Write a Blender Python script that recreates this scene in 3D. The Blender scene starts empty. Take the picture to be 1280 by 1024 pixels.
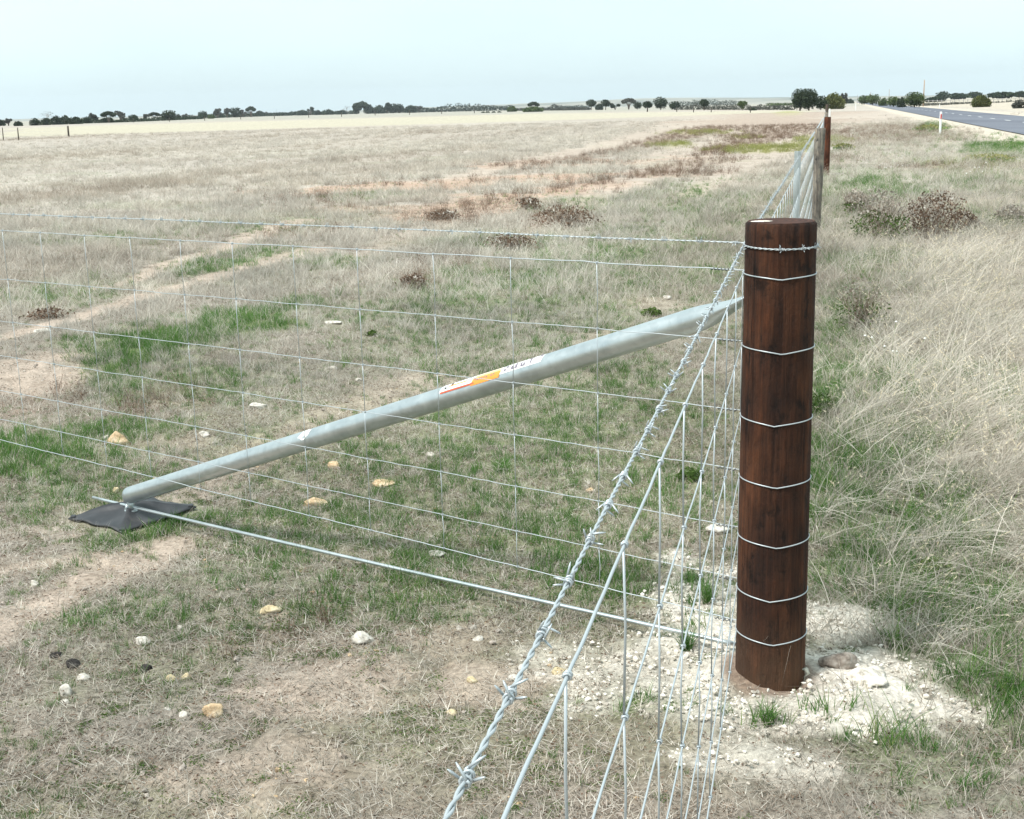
import bpy, math, random
import numpy as np
from mathutils import Vector, Matrix
random.seed(7)
RS = np.random.RandomState(7)
sc = bpy.context.scene

# ------------------------------------------------------------------ camera, sky, sun, exposure
FPX, CAM_H = 1600.0, 1.48                 # focal length in pixels of the 1280 px wide frame
ROLL, PITCH = math.atan(.0235), math.atan(376/FPX)
fw = np.array([0, math.cos(PITCH), -math.sin(PITCH)]); X0 = np.array([1., 0, 0]); U0 = np.array([0, math.sin(PITCH), math.cos(PITCH)])
RT = math.cos(ROLL)*X0-math.sin(ROLL)*U0; UP = math.sin(ROLL)*X0+math.cos(ROLL)*U0
CC = np.array([0, 0, CAM_H])
cd = bpy.data.cameras.new('camera'); cam = bpy.data.objects.new('camera', cd); sc.collection.objects.link(cam)
cd.sensor_fit = 'HORIZONTAL'; cd.sensor_width = 36; cd.lens = 36*FPX/1280; cd.clip_start = .05; cd.clip_end = 30000
M = Matrix.Identity(4)
for i in range(3):
    M[i][0] = RT[i]; M[i][1] = UP[i]; M[i][2] = -fw[i]; M[i][3] = CC[i]
cam.matrix_world = M
sc.camera = cam

SUN_EL, SUN_AZ = 58, -120                # azimuth from +Y towards +X: behind-left of the camera
w = bpy.data.worlds.new('World'); sc.world = w; w.use_nodes = True
nt = w.node_tree; nt.nodes.clear()
out = nt.nodes.new('ShaderNodeOutputWorld'); bg = nt.nodes.new('ShaderNodeBackground')
sky = nt.nodes.new('ShaderNodeTexSky'); sky.sky_type = 'NISHITA'; sky.sun_disc = False
sky.sun_elevation = math.radians(SUN_EL); sky.sun_rotation = math.radians(SUN_AZ)
sky.air_density = 1.0; sky.dust_density = 3.0; sky.ozone_density = 1.0
tcw = nt.nodes.new('ShaderNodeTexCoord'); nz = nt.nodes.new('ShaderNodeTexNoise'); nz.inputs['Scale'].default_value = 2.2; nz.inputs['Detail'].default_value = 5
mp = nt.nodes.new('ShaderNodeMapping'); mp.inputs['Scale'].default_value = (1, 1, 3.5)
cr = nt.nodes.new('ShaderNodeMapRange'); cr.inputs[1].default_value = .3; cr.inputs[2].default_value = .7; cr.inputs[3].default_value = .78; cr.inputs[4].default_value = .97
mx = nt.nodes.new('ShaderNodeMix'); mx.data_type = 'RGBA'
mx.inputs[7].default_value = (8.1, 9.9, 10.1, 1)     # thin overcast veil
nt.links.new(tcw.outputs['Generated'], mp.inputs[0]); nt.links.new(mp.outputs[0], nz.inputs['Vector'])
nt.links.new(nz.outputs[0], cr.inputs[0]); nt.links.new(cr.outputs[0], mx.inputs[0])
nt.links.new(sky.outputs[0], mx.inputs[6]); nt.links.new(mx.outputs[2], bg.inputs[0])
bg.inputs[1].default_value = .056
nt.links.new(bg.outputs[0], out.inputs[0])
sd = bpy.data.lights.new('sun', 'SUN'); sd.energy = 2.1; sd.angle = math.radians(13); sd.color = (1, .965, .925)
so = bpy.data.objects.new('sun', sd); sc.collection.objects.link(so)
sa, se = math.radians(SUN_AZ), math.radians(SUN_EL)
so.rotation_euler = Vector((math.sin(sa)*math.cos(se), math.cos(sa)*math.cos(se), math.sin(se))).to_track_quat('Z', 'Y').to_euler()
sc.view_settings.view_transform = 'Standard'; sc.view_settings.look = 'None'; sc.view_settings.exposure = 1.15; sc.view_settings.gamma = 1
sc.cycles.max_bounces = 6; sc.cycles.transparent_max_bounces = 6

# ------------------------------------------------------------------ survey helpers: a photo direction meets the ground or a fence plane
def ray(x, y): return fw*FPX+(x-640)*RT+(512-y)*UP
def gnd(x, y, z=0.):
    d = ray(x, y); t = (z-CAM_H)/d[2]; return CC+t*d
def pln(x, y, P0, dr):
    n = np.array([-dr[1], dr[0], 0]); d = ray(x, y); t = ((P0-CC)@n)/(d@n); return CC+t*d
def depth(P): return (np.asarray(P)-CC)@fw
def heading(x):
    d = ray(x, 136-.0235*(x-640)); d[2] = 0; return d/np.linalg.norm(d)

# ------------------------------------------------------------------ numpy noise
def _h(ix, iy, s):
    n = (ix.astype(np.int64)*374761393+iy.astype(np.int64)*668265263+s*1442695041) & 0xffffffff
    n = ((n ^ (n >> 13))*1274126177) & 0xffffffff
    return ((n ^ (n >> 16)) & 0xffff)/65535.
def vn(x, y, s=0):
    x = np.asarray(x, float); y = np.asarray(y, float)
    ix = np.floor(x); iy = np.floor(y); fx = x-ix; fy = y-iy
    fx = fx*fx*(3-2*fx); fy = fy*fy*(3-2*fy)
    a = _h(ix, iy, s); b = _h(ix+1, iy, s); c = _h(ix, iy+1, s); d = _h(ix+1, iy+1, s)
    return (a*(1-fx)+b*fx)*(1-fy)+(c*(1-fx)+d*fx)*fy
def fbm(x, y, s=0, o=4):
    r = 0; a = .5; t = 0
    for i in range(o):
        r = r+a*vn(x, y, s+i*17); t += a; x = x*2.03+5.1; y = y*2.03+1.7; a *= .5
    return r/t
def smooth(a, b, v):
    t = np.clip((v-a)/(b-a), 0, 1); return t*t*(3-2*t)

# ------------------------------------------------------------------ key points
POST = gnd(962, 852)
AZA = math.radians(-53); DA = np.array([math.sin(AZA), math.cos(AZA), 0]); NA = np.array([-DA[1], DA[0], 0])   # NA points back towards camera?
if NA@(CC*[1, 1, 0]-POST) < 0: NA = -NA
DB = heading(1023); NB = np.array([DB[1], -DB[0], 0])     # to the right of fence B
DR = heading(1060); NR = np.array([DR[1], -DR[0], 0])     # road
PB = POST-NB*.087
AZF = math.radians(14.06); DF = np.array([math.sin(AZF), math.cos(AZF), 0]); NF = np.array([DF[1], -DF[0], 0])   # the fence beyond the corner post
PLATE = pln(165, 648, POST-NA*.05, DA)

def height(x, y):
    x = np.asarray(x, float); y = np.asarray(y, float)
    r = np.hypot(x, y)
    lat = x*NR[0]+y*NR[1]
    h = (fbm(x*.35, y*.35, 3, 3)-.5)*.10*np.exp(-(r/60)**2)
    h0 = (fbm(np.array(POST[0]*.35), np.array(POST[1]*.35), 3, 3)-.5)*.10
    h = h-h0*np.exp(-((x-POST[0])**2+(y-POST[1])**2)/8)
    h = h*(1-smooth(4.6, 5.8, lat))
    d2 = (x-PLATE[0])**2+(y-PLATE[1])**2
    h = h*(1-np.exp(-d2/.5))+(PLATE[2]-.01)*np.exp(-d2/(2*.7**2))
    dp = np.hypot(x-POST[0], y-POST[1])
    h = h+.055*np.exp(-(dp/.50)**2)*(fbm(x*7, y*7, 9, 4)*1.5-.15)
    # far-off rise beyond the road and swell of the paddock
    h = h+.9*smooth(15, 60, lat)*smooth(20, 90, y)
    mic = (fbm(x*9, y*9, 21, 3)-.5)*.035*np.exp(-(r/16)**2)*(1-smooth(4.6, 5.6, lat))
    return h+mic
def H1(x, y): return float(height(np.array([x]), np.array([y]))[0])
def gh(px, py):                      # photo direction to the uneven ground
    P = gnd(px, py)
    for _ in range(4): P = gnd(px, py, H1(P[0], P[1]))
    return P

# ------------------------------------------------------------------ ground cover map (world space)
def patch(px, py, hw, hh):
    c = gnd(px, py); a = gnd(px, py-hh); b = gnd(px, py+hh)
    r = np.hypot(c[0], c[1]); fr = c[:2]/r
    ry = max((np.hypot(*a[:2])-np.hypot(*b[:2]))/2, .03); rx = hw*depth(c)/FPX
    return c[:2], fr, rx, ry
def ell(x, y, plist, s=0, soft=.35):
    out = np.zeros_like(x)
    wx = 0
    for i, (px, py, hw, hh, st) in enumerate(plist):
        c, fr, rx, ry = patch(px, py, hw, hh)
        dx = x-c[0]; dy = y-c[1]
        v = (dx*fr[0]+dy*fr[1])/ry; u = (dx*fr[1]-dy*fr[0])/rx
        q = np.sqrt(u*u+v*v)
        m = q < 2.2
        if not m.any(): continue
        L = min(rx, ry); f = 1.6/max(L, .05)
        q2 = q[m]+(fbm(x[m]*f, y[m]*f, s+i, 3)-.5)*1.3
        out[m] = np.maximum(out[m], st*smooth(1+soft, 1-soft, q2))
    return out
def stroke(x, y, slist, s=0, soft=.4):
    out = np.zeros_like(x)
    for i, (pts, wpx, st) in enumerate(slist):
        P = [gnd(*p) for p in pts]
        best = np.full_like(x, 9.)
        for a, b in zip(P[:-1], P[1:]):
            ab = b[:2]-a[:2]; L2 = ab@ab
            t = np.clip(((x-a[0])*ab[0]+(y-a[1])*ab[1])/L2, 0, 1)
            dd = np.hypot(x-a[0]-t*ab[0], y-a[1]-t*ab[1])
            ra = np.hypot(a[0], a[1])*(1-t)+np.hypot(b[0], b[1])*t; wm = wpx*ra*ra/(CAM_H*FPX)
            best = np.minimum(best, dd/wm)
        m = best < 2
        if m.any():
            wl = wpx*(P[0][0]**2+P[0][1]**2)/(CAM_H*FPX)
            q = best[m]+(fbm(x[m]*.8/wl, y[m]*.8/wl, s+i, 3)-.5)*1.2
            out[m] = np.maximum(out[m], st*smooth(1+soft, 1-soft, q))
    return out
BARE_S = [([(0,425),(60,408),(112,395),(165,376),(262,350),(356,322),(394,311)], 2.4, 1),
          ([(120,362),(161,354),(210,333),(281,312),(337,286),(380,276)], 2.0, 1),
          ([(-20,800),(60,742),(130,703),(200,668)], 15, .95), ([(240,600),(300,572),(420,520),(540,470)], 12, .6),
          ([(0,700),(60,690),(110,682)], 8, .9)]
BARE_S += [([(860,250),(930,205),(970,180),(1014,147)], 1.6, .55), ([(800,232),(880,195),(940,168),(1005,142)], 1.3, .55), ([(640,300),(740,248),(820,214),(900,180)], 2.2, .5), ([(430,330),(520,290),(600,262)], 2.5, .5), ([(560,225),(700,195),(820,172),(930,150)], 1.3, .6)]
BARE_E = [(30,470,80,26,.95),(6,770,40,18,.7),(430,860,110,34,.75),(610,860,80,30,.8),(330,975,140,40,.7),(560,800,70,22,.5),(330,760,60,16,.35),
          (780,420,60,10,.5),(810,380,40,8,.45),(500,475,60,12,.4),(700,470,50,10,.3),(620,340,30,8,.3),(60,650,60,12,.5),(220,545,50,10,.5),(100,620,60,10,.4)]
RED_S = [([(360,240),(420,237),(470,232),(540,234),(600,227),(640,222)], 4.5, 1), ([(520,272),(580,260),(640,246),(700,232),(745,222)], 5, 1),
         ([(620,210),(680,203),(730,200),(780,199)], 3, .9), ([(380,262),(470,262),(530,258)], 3, .7), ([(770,205),(830,196)],2,.7)]
LIME_E = [(880,745,62,36,1),(872,835,95,62,1),(1060,862,150,42,1),(980,900,140,24,1),(760,870,70,34,.75),(1150,880,70,22,.7),(850,700,30,14,.8),(1040,780,60,24,.9),
          (960,960,110,26,.6),(700,830,70,24,.5),(900,655,16,8,.6)]
GREEN_E = [(620,400,200,60,.42),(800,330,120,60,.45),(700,520,160,60,.42),(420,560,120,40,.4),(900,290,60,50,.5),(380,660,160,40,.45),(100,600,90,30,.5),(250,470,120,24,.5),(640,350,60,14,.7),(590,345,50,12,.7),(780,255,120,14,.4),(520,640,150,50,.5),(640,560,120,40,.5),(420,740,140,40,.45),(250,760,120,40,.35),(760,470,100,40,.5),(600,470,90,26,.4),(180,830,120,40,.35),(520,740,80,30,.5),(1150,960,100,40,.5),(860,900,40,16,.5),(200,432,90,24,1.1),(300,405,80,15,1.1),(150,452,44,14,1.1),(420,330,50,8,.7),(1110,560,60,40,.8),(1090,330,50,16,.6),(1180,660,80,40,.8),(260,335,55,9,.8),(330,318,50,7,.7),(375,382,35,11,.8),(150,470,50,14,.6),(40,565,70,26,.9),(130,545,100,26,.6),
           (540,375,60,22,.6),(455,400,60,12,.5),(740,330,150,36,.5),(620,300,70,9,.5),(880,250,90,26,.5),(660,640,190,50,.5),(800,600,90,50,.5),(470,560,60,16,.4),
           (560,690,90,30,.55),(740,720,70,34,.85),(330,640,80,22,.5),(190,640,75,24,.8),(90,690,60,10,.4),(130,770,70,14,.5),(300,700,90,30,.35),
           (870,740,26,22,.8),(860,790,24,18,.6),(790,890,36,14,.5),(960,905,60,12,.8),(1040,900,40,10,.6),(1120,820,20,12,.8),
           (1090,232,36,9,1),(1130,242,50,9,.8),(1050,255,50,14,.5),(1060,400,36,50,.7),(1040,480,26,30,.8),(1060,590,60,50,.9),(1120,700,90,60,.85),(1210,760,90,70,.8),
           (1180,620,60,30,.6),(1250,860,70,50,.8),(1190,530,60,30,.35),(1165,158,20,7,1),(1250,184,40,8,1),(1120,290,60,10,.5),(1230,230,50,12,.5),(1240,270,40,10,.5),
           (1140,470,60,26,.4),(450,245,60,6,.5),(350,285,60,6,.5),(60,370,90,14,.5),(150,300,90,9,.4),(270,285,60,7,.4),(520,445,70,20,.4),(680,420,90,24,.45)]
YEL_E = [(965,186,62,5,1),(838,181,26,3.5,.8),(875,166,40,2.5,.7),(1005,176,18,4,.8),(985,141,16,2.6,.8),(1045,176,16,5,.8),(930,172,22,2,.4),(1215,205,50,9,.3)]
BRN_S = [([(640,216),(780,187),(900,160),(1000,141)], .7, .6), ([(560,262),(700,236),(820,215),(900,200)], 1.6, .5), ([(880,195),(950,172),(1005,150)], .9, .7)]
BRN_E = [(642,304,30,7,.7),(700,272,36,9,.6),(520,352,22,8,.5),(560,270,60,6,.6),(850,216,60,5,.8),(945,171,44,4,.9),(880,152,60,1.4,.6),(985,154,34,1.8,.6),(30,505,60,16,.6),
         (200,500,60,14,.5),(560,330,50,8,.4),(400,290,60,6,.4),(700,205,80,5,.4),(1110,165,80,9,.7),(1190,210,60,6,.5),(1040,200,30,6,.5),(400,250,50,5,.5),(300,800,90,20,.3),(1105,832,20,10,.5)]
ASPH = 0
CREAM = [(0,172.5),(640,153),(900,144),(1010,139.5),(960,138.6),(640,143),(0,160.5)]
def inpoly(x, y, pts):
    P = [gnd(*p)[:2] for p in pts]; ins = np.zeros(x.shape, bool)
    for a, b in zip(P, P[1:]+P[:1]):
        c = ((a[1] > y) != (b[1] > y)) & (x < (b[0]-a[0])*(y-a[1])/(b[1]-a[1]+1e-12)+a[0]); ins ^= c
    return ins
def cover(x, y):
    r = np.hypot(x, y); lat = x*NR[0]+y*NR[1]; latB = (x-PB[0])*NB[0]+(y-PB[1])*NB[1]
    m = {}
    m['r'] = r; m['lat'] = lat; m['right'] = smooth(-.1, .35, latB)
    m['lime'] = ell(x, y, LIME_E, 100, .3)
    m['bare'] = np.maximum(ell(x, y, BARE_E, 200), stroke(x, y, BARE_S, 220))
    m['red'] = stroke(x, y, RED_S, 240)*smooth(.30, .50, fbm(x*.9, y*.9, 245, 3))
    m['green'] = ell(x, y, GREEN_E, 300, .6)
    m['yel'] = ell(x, y, YEL_E, 400)
    m['brn'] = np.maximum(ell(x, y, BRN_E, 500, .5), stroke(x, y, BRN_S, 530))
    m['lime'] = np.maximum(m['lime'], 0)
    m['shoulder'] = smooth(4.4, 5.3, lat+(fbm(x*.5, y*.5, 61, 3)-.5)*1.6)*smooth(8.2, 7.6, lat)
    m['shoulder2'] = smooth(12.3, 13.2, lat)*smooth(16.5, 14.5, lat+(fbm(x*.3, y*.3, 62, 3)-.5)*2.)
    m['cream'] = inpoly(x+(fbm(x*.02,y*.02,5)-.5)*20, y+(fbm(x*.02,y*.02,6)-.5)*25, CREAM).astype(float)*(1-m['right'])
    m['near'] = smooth(7.5, 5.0, r)*(1-m['right'])
    return m

COL = dict(dry=(.43,.39,.345), soil=(.30,.25,.205), lime=(.70,.655,.585), red=(.46,.34,.265), green=(.15,.215,.08), yel=(.33,.34,.13), brn=(.25,.175,.135),
           cream=(.475,.44,.345), sand=(.55,.49,.41), thatch=(.25,.22,.185), farg=(.37,.36,.31))
def lerp(a, b, t): return a*(1-t[:, None])+np.array(b)*t[:, None]
def albedo(x, y):
    m = cover(x, y); r = m['r']
    n1 = fbm(x*.5, y*.5, 71, 4); n2 = fbm(x*.06, y*.12, 72, 4); n3 = fbm(x*4, y*4, 73, 3)
    c = np.tile(np.array(COL['dry']), (len(x), 1))
    c = lerp(c, COL['thatch'], smooth(26, 9, r)*.75)
    c = lerp(c, COL['soil'], m['near']*smooth(.38, .62, n1+.3*(n3-.5))*.7)
    gn = smooth(.52, .72, n1)*.35*smooth(90, 30, r)
    c = lerp(c, COL['green'], gn)
    # stubble rows / drift bands in the far paddock
    q = fbm((x*NR[0]+y*NR[1])*.10, (x*DR[0]+y*DR[1])*.018, 81, 5)
    band = smooth(.35, .7, q)*smooth(14, 40, r)*(1-m['right'])
    c = lerp(c, (.38,.33,.28), band*.5)
    c = lerp(c, (.50,.46,.40), smooth(.5, .75, n2)*smooth(10, 30, r)*.5)
    c = lerp(c, COL['cream'], m['cream']*(.75+.25*n1))
    c = lerp(c, COL['farg'], smooth(330, 420, r)*.8*(1-m['cream']))
    c = lerp(c, COL['green'], m['green']*.80); c = lerp(c, COL['brn'], m['brn']*.85); c = lerp(c, COL['yel'], m['yel']*.75)
    c = lerp(c, COL['red'], m['red']); c = lerp(c, (.47,.385,.32), m['bare']*.9); c = lerp(c, COL['lime'], m['lime']*(.72+.28*smooth(.3, .6, n3)))
    c = lerp(c, COL['sand'], m['shoulder']); c = lerp(c, COL['sand'], m['shoulder2'])
    c = lerp(c, (.52,.46,.37), smooth(16, 20, m['lat'])*.6)
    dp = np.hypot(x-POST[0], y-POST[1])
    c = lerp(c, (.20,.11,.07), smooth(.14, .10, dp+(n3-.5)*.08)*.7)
    return c*(.9+.2*n3)[:, None], m

# ------------------------------------------------------------------ materials
def mat(name, col=(.5,.5,.5), rough=.8, metal=0., spec=.3):
    m = bpy.data.materials.new(name); m.use_nodes = True
    b = m.node_tree.nodes['Principled BSDF']
    b.inputs['Base Color'].default_value = (*col, 1); b.inputs['Roughness'].default_value = rough; b.inputs['Metallic'].default_value = metal
    b.inputs['Specular IOR Level'].default_value = spec
    return m
class N:
    def __init__(s, m): s.t = m.node_tree; s.b = s.t.nodes['Principled BSDF']
    def n(s, ty, **k):
        o = s.t.nodes.new(ty)
        for a, v in k.items():
            if a.startswith('_'): o.inputs[a[1:].replace('_', ' ')].default_value = v
            else: setattr(o, a, v)
        return o
    def l(s, a, b): s.t.links.new(a, b)
    def noise(s, scale, detail=4, vec=None, rough=.55):
        o = s.n('ShaderNodeTexNoise'); o.inputs['Scale'].default_value = scale; o.inputs['Detail'].default_value = detail; o.inputs['Roughness'].default_value = rough
        if vec is not None: s.l(vec, o.inputs['Vector'])
        return o.outputs[0]
    def pos(s, scale=(1,1,1), obj=True):
        t = s.n('ShaderNodeTexCoord'); mm = s.n('ShaderNodeMapping'); mm.inputs['Scale'].default_value = scale
        s.l(t.outputs['Object'], mm.inputs[0]); return mm.outputs[0]
    def ramp(s, f, stops):
        o = s.n('ShaderNodeValToRGB'); e = o.color_ramp.elements
        while len(e) < len(stops): e.new(.5)
        for k, (p, c) in zip(e, stops): k.position = p; k.color = (*c, 1) if len(c) == 3 else c
        s.l(f, o.inputs[0]); return o.outputs[0]
    def mix(s, a, b, f, mode='MIX'):
        o = s.n('ShaderNodeMix', data_type='RGBA', blend_type=mode)
        for v, i in ((a, 6), (b, 7), (f, 0)):
            if isinstance(v, bpy.types.NodeSocket): s.l(v, o.inputs[i])
            elif i == 0: o.inputs[0].default_value = v
            else: o.inputs[i].default_value = (*v, 1)
        return o.outputs[2]
    def bump(s, f, st=.4, dist=.01):
        o = s.n('ShaderNodeBump'); o.inputs['Strength'].default_value = st; o.inputs['Distance'].default_value = dist
        s.l(f, o.inputs['Height']); s.l(o.outputs[0], s.b.inputs['Normal']); return o

def ground_mat():
    m = mat('ground_soil', rough=.95, spec=.1); k = N(m)
    a = k.n('ShaderNodeAttribute', attribute_name='alb')
    p = k.pos()
    f1 = k.noise(60, 6, p, .7); f2 = k.noise(9, 6, p, .65); f3 = k.noise(1.3, 5, p, .6)
    c = k.mix(a.outputs['Color'], k.ramp(f1, [(.3, (.45,.42,.40)), (.5, (.95,.95,.95)), (.72, (1.5,1.48,1.45))]), .8, 'MULTIPLY')
    c = k.mix(c, k.ramp(f2, [(.3, (.68,.66,.62)), (.5, (1,1,1)), (.7, (1.25,1.24,1.22))]), .8, 'MULTIPLY')
    c = k.mix(c, k.ramp(f3, [(.3, (.82,.80,.78)), (.7, (1.15,1.15,1.15))]), .8, 'MULTIPLY')
    k.l(c, k.b.inputs['Base Color'])
    v = k.n('ShaderNodeTexVoronoi'); v.inputs['Scale'].default_value = 70; k.l(p, v.inputs['Vector'])
    s = k.n('ShaderNodeMath', operation='ADD'); k.l(f1, s.inputs[0]); k.l(f2, s.inputs[1])
    k.bump(s.outputs[0], .9, .012)
    return m
def blade_mat(name, cols, trans=.35, rows=False):
    m = bpy.data.materials.new(name); m.use_nodes = True; t = m.node_tree; t.nodes.clear(); k = N.__new__(N); k.t = t
    o = t.nodes.new('ShaderNodeOutputMaterial'); d = t.nodes.new('ShaderNodeBsdfDiffuse'); tr = t.nodes.new('ShaderNodeBsdfTranslucent'); mxs = t.nodes.new('ShaderNodeMixShader')
    a = k.n('ShaderNodeAttribute', attribute_name='rnd'); oi = k.n('ShaderNodeObjectInfo')
    s = k.n('ShaderNodeMath', operation='MULTIPLY_ADD'); k.l(a.outputs['Fac'], s.inputs[0]); s.inputs[1].default_value = .6
    q = k.n('ShaderNodeMath', operation='MULTIPLY'); k.l(oi.outputs['Random'], q.inputs[0]); q.inputs[1].default_value = .4; k.l(q.outputs[0], s.inputs[2])
    c = k.ramp(s.outputs[0], cols)
    g = k.n('ShaderNodeNewGeometry'); f = k.noise(.6, 3, g.outputs['Position'])
    c = k.mix(c, k.ramp(f, [(.35, (.8,.8,.78)), (.65, (1.2,1.18,1.15))]), 1., 'MULTIPLY')
    if rows:      # mown drifts lying across the paddock
        mq = k.n('ShaderNodeMapping'); mq.vector_type = 'TEXTURE'; mq.inputs['Scale'].default_value = (5.5, 38, 3); mq.inputs['Rotation'].default_value = (0, 0, -.25); k.l(g.outputs['Position'], mq.inputs[0])
        f2 = k.noise(1., 6, mq.outputs[0], .65)
        c = k.mix(c, k.ramp(f2, [(.36, (.76,.71,.67)), (.47, (1.02,1.,.98)), (.56, (1.06,1.06,1.06)), (.68, (1.28,1.28,1.26))]), 1., 'MULTIPLY')
    k.l(c, d.inputs[0]); k.l(c, tr.inputs[0]); mxs.inputs[0].default_value = trans
    k.l(d.outputs[0], mxs.inputs[1]); k.l(tr.outputs[0], mxs.inputs[2]); k.l(mxs.outputs[0], o.inputs[0])
    return m
MT = {}
MT['ground'] = ground_mat()
MT['dry'] = blade_mat('dry_blades', [(0, (.23,.185,.15)), (.3, (.44,.40,.355)), (.6, (.56,.525,.48)), (1, (.76,.72,.66))], .35, True)
MT['drygrey'] = blade_mat('weathered_blades', [(0, (.17,.13,.105)), (.35, (.37,.33,.29)), (.7, (.54,.505,.465)), (1, (.80,.77,.72))], .35, True)
MT['silver'] = blade_mat('silvery_long_grass', [(0, (.22,.185,.145)), (.3, (.44,.40,.345)), (.7, (.60,.56,.50)), (1, (.84,.80,.72))], .3)
MT['straw'] = blade_mat('straw_stalks', [(0, (.62,.53,.38)), (1, (.85,.78,.62))], .3)
MT['litter'] = blade_mat('straw_litter', [(0, (.10,.08,.06)), (.4, (.33,.295,.25)), (.75, (.55,.515,.455)), (1, (.85,.81,.74))], .2)
MT['green'] = blade_mat('green_blades', [(0, (.05,.12,.03)), (.5, (.105,.225,.06)), (.8, (.18,.29,.09)), (1, (.34,.35,.15))], .45)
MT['yel'] = blade_mat('yellow_green_blades', [(0, (.15,.19,.06)), (.5, (.27,.29,.10)), (1, (.46,.42,.22))], .45)
MT['brown'] = blade_mat('brown_weed', [(0, (.085,.055,.04)), (.5, (.17,.115,.085)), (1, (.34,.26,.20))], .2)
MT['leafd'] = blade_mat('dark_weed_leaf', [(0, (.05,.09,.025)), (.6, (.11,.17,.05)), (1, (.22,.26,.11))], .35)
MT['flower'] = mat('white_petals', (.85,.85,.82), .8)
def tree_mat(name, a, b):
    return blade_mat(name, [(0, a), (1, b)], .2)
MT['tdark'] = tree_mat('tree_foliage_dark', (.022,.035,.022), (.07,.09,.055))
MT['tgreen'] = tree_mat('tree_foliage_green', (.045,.07,.03), (.13,.17,.07))
MT['tolive'] = tree_mat('tree_foliage_olive', (.07,.085,.03), (.19,.20,.08))
MT['tpale'] = tree_mat('tree_foliage_grey', (.06,.065,.06), (.15,.15,.13))
MT['tblue'] = tree_mat('tree_foliage_far', (.05,.06,.05), (.10,.12,.09))
MT['bark'] = mat('bark', (.13,.10,.08), .9)

def galv():
    m = mat('galvanised_steel', (.42,.46,.47), .42, .85, .5); k = N(m); p = k.pos((1,1,1))
    v = k.n('ShaderNodeTexVoronoi'); v.inputs['Scale'].default_value = 55; k.l(p, v.inputs['Vector'])
    f = k.noise(14, 5, p)
    c = k.mix(k.ramp(v.outputs['Color'], [(0, (.50,.54,.545)), (1, (.58,.62,.625))]), k.ramp(f, [(.35, (.92,.93,.94)), (.65, (1.05,1.05,1.05))]), 1., 'MULTIPLY')
    k.l(c, k.b.inputs['Base Color']); r = k.ramp(f, [(.3, (.30,)*3), (.7, (.40,)*3)]); k.l(r, k.b.inputs['Roughness'])
    return m
MT['galv'] = galv()
MT['wire'] = mat('galvanised_wire', (.47,.51,.53), .4, .35, .5)
MT['tie'] = mat('dull_tie_wire', (.16,.17,.18), .5, .5)
def wood_mat(name, dark, mid, light, zs=1.2, base_fade=True):
    m = mat(name, mid, .8, 0, .25); k = N(m)
    p1 = k.pos((70,70,2.6)); p2 = k.pos((170,170,7)); p3 = k.pos((9,9,3.4)); p4 = k.pos((24,24,14))
    f1 = k.noise(1., 6, p1, .6); f2 = k.noise(1., 5, p2, .6); f3 = k.noise(1., 5, p3, .6); f4 = k.noise(1., 5, p4, .7)
    c = k.ramp(f3, [(.36, dark), (.5, mid), (.66, light)])
    c = k.mix(c, k.ramp(f1, [(.36, (.48,.45,.44)), (.47, (.90,.90,.90)), (.55, (1.05,1.05,1.)), (.68, (1.45,1.32,1.2))]), .9, 'MULTIPLY')
    c = k.mix(c, k.ramp(f2, [(.33, (.6,.6,.6)), (.5, (1,1,1)), (.7, (1.25,1.2,1.1))]), .7, 'MULTIPLY')
    c = k.mix(c, k.ramp(f4, [(.36, (.22,.22,.25)), (.45, (.95,.95,.95)), (.62, (1.2,1.12,1.05)), (.72, (1.7,1.45,1.3))]), .85, 'MULTIPLY')
    crk = k.ramp(k.noise(1., 3, k.pos((26,26,.7)), .5), [(.488, (1,1,1)), (.497, (.12,.11,.11)), (.506, (1,1,1))]); msk = k.ramp(k.noise(1., 2, k.pos((6,6,2))), [(.5, (0,0,0)), (.56, (1,1,1))])
    c = k.mix(c, k.mix(c, crk, 1., 'MULTIPLY'), msk)
    if base_fade:
        t = k.n('ShaderNodeTexCoord'); sx = k.n('ShaderNodeSeparateXYZ'); k.l(t.outputs['Object'], sx.inputs[0])
        mr = k.n('ShaderNodeMapRange'); mr.inputs[1].default_value = .22; mr.inputs[2].default_value = .0; k.l(sx.outputs['Z'], mr.inputs[0])
        mm = k.n('ShaderNodeMath', operation='MULTIPLY'); k.l(mr.outputs[0], mm.inputs[0]); k.l(k.noise(9, 5, k.pos()), mm.inputs[1])
        c = k.mix(c, (.13,.075,.045), mm.outputs[0])
        # thin drying cracks
        w = k.n('ShaderNodeTexWave'); w.wave_type = 'BANDS'
    k.l(c, k.b.inputs['Base Color'])
    r = k.ramp(f4, [(.3, (.75,)*3), (.7, (.95,)*3)]); k.l(r, k.b.inputs['Roughness'])
    s = k.n('ShaderNodeMath', operation='ADD'); k.l(f1, s.inputs[0]); k.l(f4, s.inputs[1])
    k.bump(s.outputs[0], .9, .008); return m
MT['post'] = wood_mat('treated_pine', (.022,.010,.007), (.044,.018,.010), (.080,.032,.016))
MT['posttop'] = mat('sawn_post_end', (.12,.05,.03), .85)
def top_mat():
    m = MT['posttop']; k = N(m); t = k.n('ShaderNodeTexCoord')
    w = k.n('ShaderNodeTexWave'); w.wave_type = 'RINGS'; w.rings_direction = 'Z'; w.inputs['Scale'].default_value = 22; w.inputs['Distortion'].default_value = 3
    k.l(t.outputs['Object'], w.inputs[0])
    c = k.ramp(w.outputs['Fac'], [(0, (.035,.014,.010)), (1, (.085,.034,.021))])
    c = k.mix(c, k.ramp(k.noise(25, 5, k.pos()), [(.35, (.6,.6,.6)), (.7, (1.3,1.2,1.1))]), .8, 'MULTIPLY')
    k.l(c, k.b.inputs['Base Color']); k.bump(w.outputs['Fac'], .3, .003)
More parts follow.
